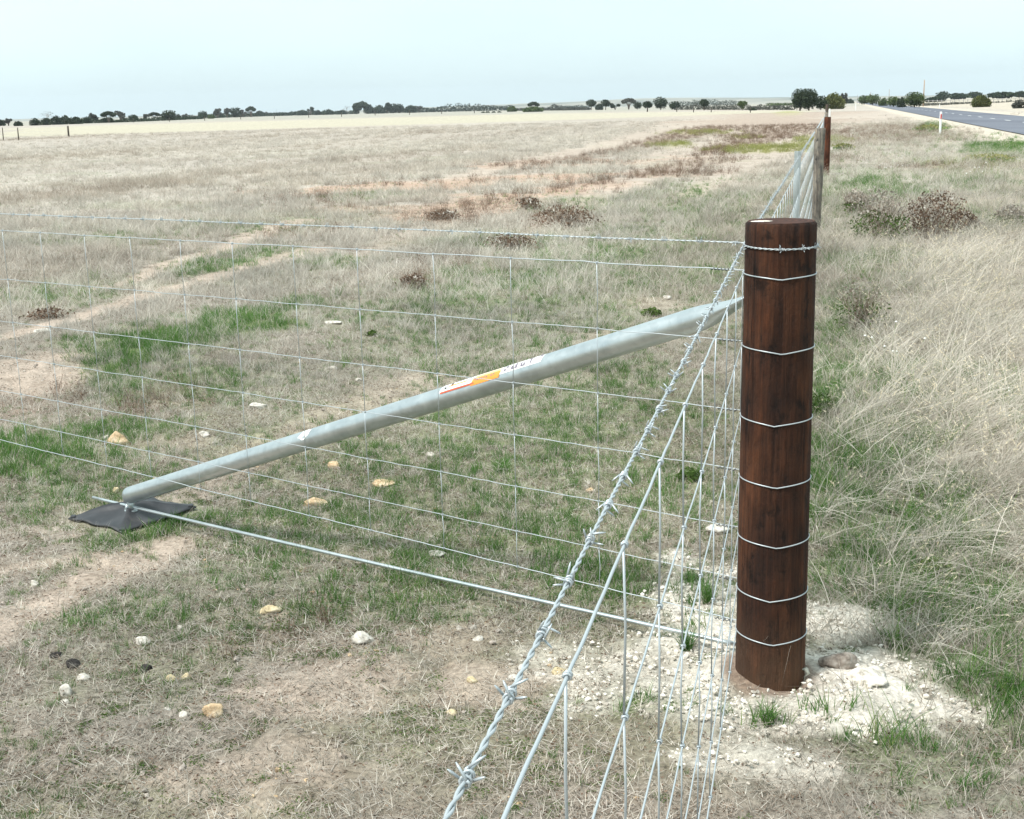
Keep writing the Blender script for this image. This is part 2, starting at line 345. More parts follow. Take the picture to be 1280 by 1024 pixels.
top_mat()
MT['grey'] = wood_mat('weathered_grey_timber', (.15,.135,.12), (.23,.21,.185), (.32,.295,.26), base_fade=False)
MT['redpost'] = wood_mat('red_brown_timber', (.045,.018,.011), (.095,.033,.018), (.14,.052,.028), base_fade=False)
MT['dkpost'] = wood_mat('old_dark_timber', (.045,.038,.032), (.085,.07,.06), (.14,.12,.10), base_fade=False)
MT['whitep'] = mat('white_plastic', (.82,.83,.82), .5)
MT['redr'] = mat('red_reflector', (.55,.03,.03), .3)
def black_sheet():
    m = mat('black_plate', (.028,.030,.034), .5, 0, .5); k = N(m); f = k.noise(9, 5, k.pos())
    c = k.ramp(f, [(.35, (.022,.024,.028)), (.6, (.045,.046,.05)), (.8, (.13,.115,.10))]); k.l(c, k.b.inputs['Base Color'])
    k.bump(f, .3, .01); return m
MT['black'] = black_sheet()
def rock_mat(name, a, b):
    m = mat(name, a, .92, 0, .15); k = N(m); f = k.noise(35, 6, k.pos(), .65)
    c = k.ramp(f, [(.36, tuple(x*.50 for x in a)), (.48, a), (.66, b)]); k.l(c, k.b.inputs['Base Color']); k.bump(f, .7, .006); return m
MT['rtan'] = rock_mat('tan_stone', (.50,.36,.22), (.66,.54,.38))
MT['rwhite'] = rock_mat('white_stone', (.52,.48,.42), (.72,.69,.63))
MT['ryel'] = rock_mat('yellow_stone', (.54,.44,.27), (.68,.60,.44))
MT['rdark'] = rock_mat('dark_stone', (.035,.032,.03), (.10,.09,.08))
MT['gravel'] = rock_mat('crushed_limestone', (.62,.565,.485), (.80,.765,.70))
def road_mat():
    m = mat('asphalt', (.12,.13,.15), .9, 0, .25); k = N(m); p = k.pos()
    c = k.ramp(k.noise(80, 4, p), [(.3, (.10,.107,.13)), (.7, (.165,.175,.205))])
    c = k.mix(c, k.ramp(k.noise(.25, 4, k.pos((1,.15,1))), [(.35, (.85,.85,.87)), (.65, (1.15,1.15,1.15))]), 1., 'MULTIPLY')
    k.l(c, k.b.inputs['Base Color']); return m
MT['road'] = road_mat()
MT['paint'] = mat('road_paint', (.72,.72,.70), .7)
MT['sticker'] = mat('sticker_white', (.80,.80,.78), .45)
MT['orange'] = mat('sticker_orange', (.80,.30,.06), .45)
MT['porange'] = mat('sticker_pale_orange', (.82,.50,.24), .45)
MT['sred'] = mat('sticker_red', (.62,.12,.06), .45)
MT['ink'] = mat('sticker_ink', (.20,.17,.22), .5)
MT['inkd'] = mat('sticker_black', (.03,.03,.03), .5)

# ------------------------------------------------------------------ mesh helpers
def link(o): sc.collection.objects.link(o); return o
def tag(o, label=None, cat=None, group=None, kind=None):
    if label: o['label'] = label
    if cat: o['category'] = cat
    if group: o['group'] = group
    if kind: o['kind'] = kind
    return o
def thing(name, label, cat, loc=(0,0,0), group=None, rot=(0,0,0)):
    o = link(bpy.data.objects.new(name, None)); o.location = loc; o.rotation_euler = rot; o.empty_display_size = .1
    return tag(o, label, cat, group)
class MB:
    def __init__(s): s.v = []; s.f = []; s.mi = []
    def add(s, v, f, mi=0):
        n = len(s.v); s.v += [tuple(p) for p in v]; s.f += [tuple(i+n for i in q) for q in f]; s.mi += [mi]*len(f)
    def tube(s, pts, rad, sides=8, caps=True, mi=0):
        P = [np.asarray(p, float) for p in pts]; n = len(P)
        if not hasattr(rad, '__len__'): rad = [rad]*n
        T = [P[min(i+1, n-1)]-P[max(i-1, 0)] for i in range(n)]; T = [t/(np.linalg.norm(t)+1e-12) for t in T]
        a = np.array([0, 0, 1.]) if abs(T[0][2]) < .9 else np.array([1., 0, 0])
        u = np.cross(T[0], a); u /= np.linalg.norm(u); V = []
        for i in range(n):
            u = u-T[i]*(u@T[i]); u /= np.linalg.norm(u); w_ = np.cross(T[i], u)
            for j in range(sides):
                t = 2*math.pi*j/sides; V.append(P[i]+rad[i]*(math.cos(t)*u+math.sin(t)*w_))
        F = [(i*sides+j, i*sides+(j+1) % sides, (i+1)*sides+(j+1) % sides, (i+1)*sides+j) for i in range(n-1) for j in range(sides)]
        if caps: F += [tuple(range(sides))[::-1], tuple((n-1)*sides+j for j in range(sides))]
        s.add(V, F, mi)
    def box(s, c, sz, R=None, mi=0):
        c = np.asarray(c, float); V = []
        for x in (-1, 1):
            for y in (-1, 1):
                for z in (-1, 1):
                    p = np.array([x*sz[0]/2, y*sz[1]/2, z*sz[2]/2])
                    if R is not None: p = R@p
                    V.append(c+p)
        s.add(V, [(0,1,3,2),(4,6,7,5),(0,4,5,1),(2,3,7,6),(0,2,6,4),(1,5,7,3)], mi)
    def build(s, name, mats, parent=None, smooth_=True, bevel=0, org=None):
        me = bpy.data.meshes.new(name)
        V = np.array(s.v) if org is None else np.array(s.v)-np.asarray(org)
        me.from_pydata([tuple(p) for p in V], [], s.f)
        for m in (mats if isinstance(mats, (list, tuple)) else [mats]): me.materials.append(m)
        me.polygons.foreach_set('material_index', s.mi)
        me.polygons.foreach_set('use_smooth', [smooth_]*len(s.f)); me.update()
        o = link(bpy.data.objects.new(name, me))
        if org is not None: o.location = org
        if parent: o.parent = parent
        if bevel:
            b = o.modifiers.new('bevel', 'BEVEL'); b.width = bevel; b.segments = 2; b.limit_method = 'ANGLE'
        return o
def npmesh(name, V, F, mats, mi=None, attrs=None, smooth_=True):
    """V (n,3), F list of arrays of equal sized faces [(k,4),(k,3)]"""
    me = bpy.data.meshes.new(name); me.vertices.add(len(V)); me.vertices.foreach_set('co', np.asarray(V, np.float32).ravel())
    loops = np.concatenate([f.ravel() for f in F]); sizes = np.concatenate([np.full(len(f), f.shape[1]) for f in F])
    me.loops.add(len(loops)); me.loops.foreach_set('vertex_index', loops.astype(np.int32))
    me.polygons.add(len(sizes)); st = np.concatenate([[0], np.cumsum(sizes)[:-1]])
    me.polygons.foreach_set('loop_start', st.astype(np.int32)); me.polygons.foreach_set('loop_total', sizes.astype(np.int32))
    if mi is not None: me.polygons.foreach_set('material_index', mi.astype(np.int32))
    me.polygons.foreach_set('use_smooth', np.full(len(sizes), smooth_))
    for m in (mats if isinstance(mats, (list, tuple)) else [mats]): me.materials.append(m)
    me.update(calc_edges=True)
    for k, a in (attrs or {}).items():
        if a.ndim == 1: at = me.attributes.new(k, 'FLOAT', 'POINT'); at.data.foreach_set('value', a.astype(np.float32))
        else: at = me.attributes.new(k, 'FLOAT_COLOR', 'POINT'); at.data.foreach_set('color', np.concatenate([a, np.ones((len(a), 1))], 1).astype(np.float32).ravel())
    return me

# ------------------------------------------------------------------ ground sheet
def build_ground():
    front = np.radians(np.concatenate([np.linspace(-180, -36, 37)[:-1], np.linspace(-36, 36, 620), np.linspace(36, 180, 37)[1:-1]]))
    rad = np.concatenate([[.25, .7, 1.1, 1.4], np.geomspace(1.7, 30, 420), np.geomspace(30, 600, 230)[1:], np.geomspace(600, 6500, 24)[1:]])
    na, nr = len(front), len(rad)
    A, Rr = np.meshgrid(front, rad); x = (np.sin(A)*Rr).ravel(); y = (np.cos(A)*Rr).ravel()
    z = height(x, y); c, m = albedo(x, y)
    V = np.stack([x, y, z], 1)
    i = np.arange(nr-1)[:, None]*na; j = np.arange(na)[None, :]; j2 = (j+1) % na
    F = np.stack([i+j, i+na+j, i+na+j2, i+j2], -1).reshape(-1, 4)[:, ::-1]
    V = np.vstack([V, [[0, 0, H1(0, 0)]]]); c = np.vstack([c, c[:1]])
    F3 = np.stack([np.full(na, nr*na), np.arange(na), (np.arange(na)+1) % na], 1)[:, ::-1]
    me = npmesh('ground', V, [F, F3], MT['ground'], attrs={'alb': c})
    o = link(bpy.data.objects.new('ground', me)); o['kind'] = 'structure'
build_ground()

# ------------------------------------------------------------------ road
def strip(name, la, lb, s0, s1, z, m, n=120, parent=None):
    mb = MB(); V = []
    for i in range(n+1):
        t = s0+(s1-s0)*(i/n)
        for l in (la, lb):
            P = DR*t+NR*l; V.append((P[0], P[1], z))
    mb.add(V, [(2*i, 2*i+1, 2*i+3, 2*i+2) for i in range(n)])
    return mb.build(name, m, parent, False)
RL, RRT = 6.75, 13.0
road = strip('road', RL, RRT, -40, 1500, .035, MT['road']); road['kind'] = 'structure'
mk = MB()
for k in range(0, 60):
    s = 6+k*9.0
    V = []
    for t in (s, s+3.0):
        for l in (9.80, 9.93):
            P = DR*t+NR*l; V.append((P[0], P[1], .040))
    mk.add(V, [(0,1,3,2)])
mo = mk.build('centre_line_marking', MT['paint'], None, False); mo['kind'] = 'structure'
# ------------------------------------------------------------------ distant low hills
def hills():
    mb = []
    az = np.radians(np.linspace(-40, 40, 260)); V = []
    top = 10+14*fbm(az*9, az*0+3, 5, 4)*1.0+ 8*np.exp(-((np.degrees(az)-8)/7)**2)
    top = top*(.35+.65*smooth(-12, 2, np.degrees(az)))
    rows = [(4300, 0), (4700, .6), (5200, 1.), (5800, .7), (6300, 0)]
    for R_, k in rows:
        V.append(np.stack([np.sin(az)*R_, np.cos(az)*R_, top*k-.6], 1))
    V = np.vstack(V); n = len(az); F = []
    i = np.arange(len(rows)-1)[:, None]*n; j = np.arange(n-1)[None, :]
    F = np.stack([i+j, i+j+1, i+n+j+1, i+n+j], -1).reshape(-1, 4)
    m = mat('far_hills', (.24,.23,.19), .95); k = N(m); f = k.noise(.004, 6, k.pos((1,1,6)))
    k.l(k.ramp(f, [(.4, (.10,.11,.085)), (.55, (.34,.31,.24))]), k.b.inputs['Base Color'])
    o = link(bpy.data.objects.new('hills', npmesh('hills', V, [F], m))); o['kind'] = 'structure'
hills()

# ------------------------------------------------------------------ corner post
WZ = [v*.949 for v in (1.135, .948, .760, .595, .431, .281, .158)]     # line wire heights at the post
BARB = 1.145
ZTOP = 1.2667*.949
def wood_cyl(x, y, h, r0, r1, name, mats, parent=None, sides=64, rows=60, seed=0, sink=.25, wob=.009, lean=(0, 0), chamf=.006):
    mb = MB(); V = []
    zs = list(np.linspace(-sink, h-chamf, rows))+[h]
    for i, z in enumerate(zs):
        t = max(0, z)/h; r = r0*(1-t)+r1*t-(chamf if i == rows else 0)
        for j in range(sides):
            a = 2*math.pi*j/sides
            rr = r*(1+wob*4*(float(fbm(np.array(math.cos(a)*1.5+5), np.array(math.sin(a)*1.5+z*.8), seed, 3))-.5))
            rr += .0012*(float(vn(np.array(a*11.), np.array(z*1.5), seed+3))-.5)
            V.append((rr*math.cos(a)+lean[0]*t, rr*math.sin(a)+lean[1]*t, z))
    n = len(zs)
    F = [(i*sides+j, i*sides+(j+1) % sides, (i+1)*sides+(j+1) % sides, (i+1)*sides+j) for i in range(n-1) for j in range(sides)]
    mb.add(V, F, 0); mb.add([V[(n-1)*sides+j] for j in range(sides)], [tuple(range(sides))], 1 if len(mats) > 1 else 0)
    for f in range(len(mb.f)-1, len(mb.f)): pass
    o = mb.build(name, mats, parent); o.location = (x, y, 0)
    me = o.data; me.polygons[len(me.polygons)-1].use_smooth = False
    return o
r_top = 44*(depth(POST+np.array([0, 0, ZTOP])))/FPX; r_bot = 42.5*depth(POST)/FPX
post = wood_cyl(POST[0], POST[1], ZTOP, r_bot, r_top, 'corner_post', [MT['post'], MT['posttop']], seed=2)
tag(post, 'thick dark brown round timber corner post wrapped with eight wires, standing in crushed limestone', 'fence post')
RP = lambda z: (r_bot*(1-z/ZTOP)+r_top*z/ZTOP)
knm = mat('timber_knot', (.022,.010,.007), .9)
for ka, kz, kr in ((-1.05, .93, .011), (-2.0, .62, .014), (-1.35, .36, .010), (-2.35, .25, .009), (-1.75, 1.03, .008)):
    q = MB(); d_ = np.array([math.cos(ka), math.sin(ka), 0]); e_ = np.array([-d_[1], d_[0], 0]); c_ = d_*(RP(kz)+.0022); V = [c_+d_*.0016]
    for R__, hh_ in ((.45, .0022), (.8, .0012), (1.15, -.003)):
        for i in range(16):
            t_ = 2*math.pi*i/16; wv = 1+.2*math.sin(3*t_+ka*9); V.append(c_+e_*(kr*R__*wv*math.cos(t_))*.8+np.array([0, 0, kr*1.5*R__*wv*math.sin(t_)])+d_*(hh_-(kr*R__*math.cos(t_)*.8)**2/(2*RP(kz))))
    q.add(V, [(0, 1+i, 1+(i+1) % 16) for i in range(16)]+[(1+16*k+i, 17+16*k+i, 17+16*k+(i+1) % 16, 1+16*k+(i+1) % 16) for k in range(2) for i in range(16)])
    q.build('knot', knm, post)
# pale scuffed patch of sawn wood on the post's top
mb = MB(); L = []
for i in range(26):
    a = 2*math.pi*i/26; q = 1+.35*(float(vn(np.array(i*.9), np.array(1.), 4))-.5)
    L.append((-.052+.023*q*math.cos(a), -.020+.014*q*math.sin(a)))
V = [(a, b, .0) for a, b in L]+[(a*.97-.001, b*.97, .0008) for a, b in L]; n = 26
mb.add(V, [tuple(range(n, 2*n))]+[(i, (i+1) % n, n+(i+1) % n, n+i) for i in range(n)])
o = mb.build('chipped_patch', mat('bare_chipped_wood', (.72,.66,.58), .8), post, False); o.location = (0, 0, ZTOP+.0015)
# galvanised staple with a scrap of twine near the foot
PF = pln(999, 829, POST, np.array([1., 0, 0]))
d = np.array([PF[0]-POST[0], -1., 0]); 
aa = math.atan2(-math.sqrt(max(0, 1-min(1, ((PF[0]-POST[0])/RP(.1))**2))), (PF[0]-POST[0])/RP(.1))
ux, uy = math.cos(aa), math.sin(aa); rr = RP(.1)
mb = MB(); zc = PF[2]*.9+.01
mb.tube([(ux*(rr-.004)-uy*(-.008), uy*(rr-.004)+ux*(-.008), zc), (ux*(rr+.008), uy*(rr+.008), zc+.002), (ux*(rr-.004)-uy*.008, uy*(rr-.004)+ux*.008, zc)], .0022, 6)
mb.tube([(ux*(rr+.004), uy*(rr+.004), zc+.002), (ux*(rr+.012)-uy*.004, uy*(rr+.012), zc-.010), (ux*(rr+.006)-uy*-.004, uy*(rr+.006), zc-.02), (ux*(rr+.010)+uy*.008, uy*(rr+.01), zc-.045)], [.006, .005, .0018, .0012], 6)
mb.build('wire_staple', mat('frayed_twine', (.42,.42,.36), .8), post)

# ------------------------------------------------------------------ wires
def wire_path(a, b, n, amp=.0012, seed=0, sag=0):
    a = np.asarray(a, float); b = np.asarray(b, float); L = np.linalg.norm(b-a); P = []
    for i in range(n+1):
        t = i/n; p = a+(b-a)*t; s = L*t
        e = min(1, 6*t)*min(1, 6*(1-t)) if L < 3 else 1
        p = p+np.array([0, 0, 1])*((float(vn(np.array(s*9), np.array(seed*3.3), seed))-.5)*2*amp*e-sag*4*t*(1-t))
        P.append(p)
    return P
def barb_mesh(ux, un, big=1.):
    """one barb: short coil round the strand and four sharp points"""
    mb = MB(); ux = np.asarray(ux); un = np.asarray(un); uz = np.cross(ux, un); uz /= np.linalg.norm(uz)
    for k, off in enumerate((-.0035, .0035)):
        C = []
        for i in range(15):
            t = i/14; a = t*2*math.pi*1.6+k*1.7
            C.append(ux*(off+(t-.5)*.006)+(un*math.cos(a)+uz*math.sin(a))*.0029)
        mb.tube(C, .0009*big, 5)
        for e, s in ((0, -1), (14, 1)):
            a = (0 if e == 0 else 2*math.pi*1.6)+k*1.7
            d = (-un*math.sin(a)+uz*math.cos(a))*s; base = C[e]
            tip = base+d*.0095+ux*(.004*s*(1 if k else -1))+(un*math.cos(a)+uz*math.sin(a))*.003
            mb.tube([base, base+(tip-base)*.7, tip], [.0009*big, .0009*big, .0004], 5)
    return mb
def barbed_wire(name, label, group, P0, D, s0, s1, z0, z1, spacing, phase=0, seg=.0035, detail_to=99, parts=95, mark=None):
    """twisted two-strand barbed wire from P0+D*s0 (height z0) to P0+D*s1 (height z1)"""
    L = s1-s0; a = np.append((P0+D*s0)[:2], z0); b = np.append((P0+D*s1)[:2], z1)
    root = thing(name, label, 'barbed wire', tuple(a), group)
    dv = (b-a)/np.linalg.norm(b-a); un = np.array([-D[1], D[0], 0]); uz = np.cross(dv, un); LL = np.linalg.norm(b-a)
    pitch = .034; mb = MB()
    n = int(min(LL, detail_to)/pitch*8); step = min(LL, detail_to)/n
    for k in (0, 1):
        P = []
        for i in range(n+1):
            s = i*step; t = 2*math.pi*s/pitch+k*math.pi
            wob = (float(vn(np.array(s*2.2), np.array(.5), 31))-.5)*.006*min(1, s*4)
            P.append(dv*s+(un*math.cos(t)+uz*math.sin(t))*.0011+np.array([0, 0, wob]))
        mb.tube(P, .0011, 5)
    if LL > detail_to: mb.tube([dv*detail_to, dv*LL], .0026, 5)
    mb.build('strand', MT['wire'], root)
    protos = [barb_mesh(dv, un).build('barb', MT['wire'], root) for _ in (0,)]
    pr = protos[0]; first = True; s = phase; k = 0; rest = MB()
    while s < LL-.005:
        wob = (float(vn(np.array(s*2.2), np.array(.5), 31))-.5)*.006*min(1, s*4) if s < detail_to else 0
        if k < parts:
            o = pr if first else link(pr.copy()); o.parent = root; first = False
            o.location = Vector(dv*s+np.array([0, 0, wob])); o.rotation_mode = 'AXIS_ANGLE'
            o.rotation_axis_angle = (random.uniform(0, 6.28), *dv)
        else:
            c = dv*s
            rest.tube([c+uz*.010-un*.006, c-uz*.010+un*.006], .0016, 4); rest.tube([c+un*.010, c-un*.010], .0016, 4)
        s += spacing*(1+random.uniform(-.06, .06)); k += 1
    if rest.v:
        o = rest.build('barb', MT['wire'], root); o['kind'] = 'stuff'
    return root

def netting(name, label, P0, D, s0, s1, zl0, zl1, stays, group, many=None, rad=.00125, ref=0, crimp=.0016, seed=0, thick=None, stay_side=1):
    """hinged netting: seven line wires and vertical stays with knots; heights run linearly from zl0 (at s0) to zl1 (at s1)"""
    base = P0+D*ref; root = thing(name, label, 'wire fence', (base[0], base[1], 0), group); B0 = np.array([base[0], base[1], 0])
    un = np.array([-D[1], D[0], 0])
    zat = lambda k, s: zl0[k]+(zl1[k]-zl0[k])*(s-s0)/(s1-s0)
    def wav(k, s): return (float(vn(np.array(s*7.+k*3), np.array(k*1.7), 50+seed))-.5)*2*crimp*min(1, abs(s-ref)*5+.05)+(float(vn(np.array(s*26.+k*5), np.array(k*2.7), 70+seed))-.5)*.0022
    for k in range(7):
        mb = MB(); S = []
        s = s0
        while s < s1: S.append(s); s += .018 if abs(s) < 5 else (.3 if abs(s) < 30 else 3.)
        S.append(s1)
        mb.tube([P0*[1, 1, 0]+D*q+np.array([0, 0, zat(k, q)+wav(k, q)])-B0 for q in S], (rad*1.25 if k in (0, 6) else rad)*(thick or 1), 6)
        mb.build('line_wire', MT['wire'], root)
    def stay(s, detail=True):
        mb = MB(); P = []; 
        for k in range(6):
            za, zb = zat(k, s)+wav(k, s), zat(k+1, s)+wav(k+1, s); dx = random.uniform(-.003, .003); dy = random.uniform(-.002, .002)
            a = P0*[1, 1, 0]+D*s-B0+un*.0012; 
            pts = [a+np.array([0, 0, za]), a+D*dx+un*dy+np.array([0, 0, (za*.55+zb*.45)]), a+np.array([0, 0, zb])]
            mb.tube(pts, rad*(thick or 1), 5)
        if detail:
            for k in range(7):
                c = P0*[1, 1, 0]+D*s-B0+np.array([0, 0, zat(k, s)+wav(k, s)]); C = []
                for i in range(13):
                    t = i/12; an = t*2*math.pi*1.8; C.append(c+D*((t-.5)*.007)+(un*math.cos(an)+np.array([0, 0, 1])*math.sin(an))*.0030)
                mb.tube(C, .0012, 5)
        return mb
    for s in stays:
        o = stay(s, abs(s) < 12).build('stay_wire', MT['wire'], root)
    if many is not None and len(many):
        mm = MB()
        for s in many:
            a = P0*[1, 1, 0]+D*s-B0
            mm.tube([a+np.array([0, 0, zat(0, s)]), a+np.array([0, 0, zat(6, s)])], rad*1.3, 4, False)
        o = mm.build('stay_wire', MT['wire'], root); o['kind'] = 'stuff'
    return root

# fence A, going away to the left of the post
S_EDGE = RP(.6)
left_y = [288.3, 349, 401, 444.5, 488, 523.8, 550]
Pz = [pln(0, y, POST, DA) for y in left_y]; sL = (Pz[0]-POST)@DA
zleft = [p[2] for p in Pz]; SA1 = 14.
zfar = [WZ[k]+(zleft[k]-WZ[k])*(SA1-S_EDGE)/(sL-S_EDGE) for k in range(7)]
mean = sum(zleft)/7; 
nodesA = [ (pln(x, y, POST, DA)-POST)@DA for x, y in zip((746,638,541,446,366,290,225,162,105,50,3), (321,314,312,308,304.5,301,297.5,295.5,291,290,288))]
nodesA = [float(v) for v in nodesA]; stp = (nodesA[-1]-nodesA[3])/7
nodesA += [nodesA[-1]+stp*i for i in range(1, 14)]
# heights follow the photo as far as its edge, level beyond
def netting_A():
    PA = POST
    z0 = [WZ[k] for k in range(7)]
    s_in = 5.0
    zz = [WZ[k]+(zleft[k]-WZ[k])*(s_in-S_EDGE)/(sL-S_EDGE) for k in range(7)]
    r = netting('netting_fence', 'open wire netting running left from the thick post, crossing in front of the grey pipe',
                PA, DA, S_EDGE*.75, s_in, z0, zz, [s for s in nodesA if s < s_in], 'netting panels of the fence', seed=1, rad=.00115)
    # ties: the cut ends wound back on themselves beside the post, and loops round it
    un = np.array([-DA[1], DA[0], 0])
    for k in range(7):
        mb = MB(); ctr = np.zeros(3); R_ = RP(WZ[k])+.0016; P = []
        kink = math.radians(-100)+.1*math.sin(k*2.1)
        for i in range(49):
            a = 2*math.pi*i/48; q = 1+.045*math.exp(-((((a-kink+math.pi) % (2*math.pi))-math.pi)/.10)**2)*0
            dz = -.010*math.exp(-abs(((a-kink+math.pi) % (2*math.pi))-math.pi)/.5)*(1 if k else .8)
            P.append(ctr+np.array([R_*q*math.cos(a), R_*q*math.sin(a), WZ[k]+dz]))
        mb.tube(P[:-1]+[P[0]], .0016, 6)
        o = mb.build('wire_loop', MT['wire'], r)
        c0 = PA*[1, 1, 0]+DA*(S_EDGE+.012); mb = MB(); P = []
        ln = .055 if k else .05; st = .02 if k else .05
        for i in range(60):
            t = i/59; an = t*2*math.pi*5; P.append(PA*[1,1,0]*0+DA*(S_EDGE+st+t*ln)+np.array([0, 0, WZ[k]-.001*k])+(un*math.cos(an)+np.array([0, 0, 1])*math.sin(an))*.0031)
        mb.tube(P, .0013, 5); mb.build('wire_tie', MT['tie'], r)
    return r
fA = netting_A()
bz0 = BARB; Pb = pln(0, 267, POST, DA); zb5 = BARB+(Pb[2]-BARB)*(5.0-S_EDGE)/(((Pb-POST)@DA)-S_EDGE)
bA = barbed_wire('barbed_strand', 'taut barbed wire above the netting from the thick post away to the left', 'barbed wires of the fence',
            POST, DA, S_EDGE*.8, 5.0, bz0, zb5, .1, .05)
# the barbed strand goes once round the post: strand and two barb clusters
mb = MB(); Rb = RP(BARB)+.0025
for ph in (0, math.pi):
    P = []
    for i in range(161):
        a = 2*math.pi*i/160; t = a*Rb/.028*2*math.pi+ph; rr = Rb+.0013*math.cos(t)
        P.append((POST[0]+rr*math.cos(a), POST[1]+rr*math.sin(a), BARB+.0013*math.sin(t)+.006*math.sin(a)*.5))
    mb.tube(P, .0013, 5)
o = mb.build('strand', MT['wire'], bA, org=None); o.matrix_parent_inverse = Matrix.Translation(-Vector(bA.location))
for px in (958, 985, 1003, 1011):
    xx = (px-966)/44.; a = -math.acos(max(-1, min(1, xx)))
    q = barb_mesh((-math.sin(a), math.cos(a), 0), (math.cos(a), math.sin(a), 0)).build('barb', MT['wire'], bA)
    q.location = Vector((POST[0]+Rb*math.cos(a), POST[1]+Rb*math.sin(a), BARB-.003))-Vector(bA.location)

# fence B, along the road reserve: one netting before the post, one beyond it
ST = .291; n0 = -.2875
near = [n0-ST*i for i in range(0, 14)]
fB1 = netting('netting_fence', 'close up silvery wire netting slanting down from the thick brown post towards the viewer', PB, DB, -4.4, -.0, WZ, WZ, near, 'netting panels of the fence', seed=2, rad=.00135)
far_all = [.0+ST*i for i in range(0, 315)]
fB2 = netting('netting_fence', 'far netting beyond the thick post, strung past the steel picket and grey timber post', PB, DF, 0., 24.3, WZ, WZ, [q for q in far_all if q < 24.3], 'netting panels of the fence', None, seed=3, rad=.00135)
barbed_wire('barbed_strand', 'close up barbed wire slanting from the thick post down to the lower edge', 'barbed wires of the fence', PB, DB, -4.4, -.02, BARB, BARB, .0925, .04)
barbed_wire('barbed_strand', 'barbed wire above the far netting, passing the steel picket and grey post', 'barbed wires of the fence', PB, DF, .0, 24.3, BARB, BARB, .1, .05, detail_to=8)
PE_ = gnd(1032, 158); PR_ = PB+DF*24.3; DG = PE_-PR_; DG[2] = 0; LG = np.linalg.norm(DG); DG /= LG
netting('netting_fence', 'faint farthest netting running on from the reddish brown post towards the big bushes', PR_, DG, 0., LG, WZ, WZ, [], 'netting panels of the fence', [.5*i for i in range(1, int(LG*2))], seed=4, rad=.0018)

# ------------------------------------------------------------------ diagonal brace: pipe, foot, sticker
PAr = POST-NA*.055      # plane a little behind the netting
tip = pln(931, 381, PAr, DA); foot = pln(163, 619, PAr, DA)
ax = tip-foot; LA = np.linalg.norm(ax); ax /= LA
side = np.cross(ax, [0, 0, 1]); side /= np.linalg.norm(side); upv = np.cross(side, ax)
PR = .0335
br = thing('diagonal_brace', 'long galvanised pipe with an orange sticker leaning from the thick post to the black plate', 'fence brace', tuple(foot))
mb = MB(); V = []; SD = 40; st = []
for t in (-.030, -.026, -.018, -.006): st.append((t, math.sqrt(max(.02, 1-((t+.0)/-.0305)**2)), 1.))
st += [(x, 1., 1.) for x in np.linspace(.01, LA-.15, 30)]
for x in np.linspace(0, 1, 14)[1:]:
    q = x*x*(3-2*x); st.append((LA-.15+x*.18, 1-.74*q, 1+.40*q))
for (x, sv, sh) in st:
    e = 1 if x > 0 else sv
    tt = max(0, (x-(LA-.15))/.18); shift = upv*(PR*.50*tt*tt)
    for j in range(SD):
        a = 2*math.pi*j/SD
        V.append(ax*x+shift+side*(PR*math.cos(a)*(sh if x > 0 else e))+upv*(PR*math.sin(a)*sv))
n = len(st); F = [(i*SD+j, i*SD+(j+1) % SD, (i+1)*SD+(j+1) % SD, (i+1)*SD+j) for i in range(n-1) for j in range(SD)]+[tuple(range(SD))[::-1], tuple((n-1)*SD+j for j in range(SD))]
mb.add(V, F); mb.build('pipe', MT['galv'], br)
def wrap(name, x0, x1, a0, a1, lift, m, parent, na=12, nx=12, skew=0, poly=None):
    """thin patch lying on the pipe; a measured from its upper side towards the camera, in radians"""
    q = MB(); V = []; r = PR+lift
    cs = -1 if (side@ (CC-foot)) < 0 else 1
    for i in range(nx+1):
        for j in range(na+1):
            u = i/nx; v = j/na; a = a0+(a1-a0)*v; x = x0+(x1-x0)*u+skew*(v-.5)
            V.append(ax*x+r*(upv*math.cos(a)+side*cs*math.sin(a)))
    q.add(V, [(i*(na+1)+j, i*(na+1)+j+1, (i+1)*(na+1)+j+1, (i+1)*(na+1)+j) for i in range(nx) for j in range(na)])
    return q.build(name, m, parent)
def px_on(x, y):     # distance along the pipe of a photo direction
    P = pln(x, y, PAr, DA); return float((P-foot)@ax)
xa, xb, xc, xd = px_on(560, 492), px_on(597, 478), px_on(632, 466), px_on(686, 448)
sk = wrap('sticker', xa, xd, -.35, 1.05, .0006, MT['sticker'], br, skew=-.02)
wrap('orange_band', xb, xc, .62, 1.28, .0012, MT['orange'], sk, skew=-.01)
wrap('pale_orange_band', xb+.01, xc, .30, .62, .0011, MT['porange'], sk, skew=-.01)
wrap('red_line', xa-.004, xb+.01, 1.00, 1.16, .0013, MT['sred'], sk)
wrap('orange_band', xa+.03, xb-.02, .52, .66, .0012, MT['orange'], sk)
# small dark print: a row of little letters on the orange, tall figures on the white
rnd = random.Random(3)
nlet = 9
for i in range(nlet):
    x = xb+.012+(xc-xb-.03)*i/nlet; wl = (xc-xb-.03)/nlet*.6
    if i == 6: continue
    wrap('printed_letter', x, x+wl*.35, .70, .92, .0018, MT['ink'], sk, 2, 1); 
    wrap('printed_letter', x+wl*.35, x+wl, 0.82 if i % 2 else .70, .92 if i % 2 else .80, .0018, MT['ink'], sk, 2, 1)
def glyph(x, w_, a0, a1, segs):
    for (u0, u1, v0, v1) in segs: wrap('printed_letter', x+w_*u0, x+w_*u1, a0+(a1-a0)*v0, a0+(a1-a0)*v1, .0018, MT['ink'], sk, 3, 2)
span = xd-xc
glyph(xc+span*.06, span*.13, .35, .90, [(0,1,0,.14), (.75,1,0,.6), (.3,.6,.5,1)])
glyph(xc+span*.26, span*.14, .35, .90, [(0,1,.84,1), (0,.28,.3,1), (.72,1,0,1), (0,1,.45,.58)])
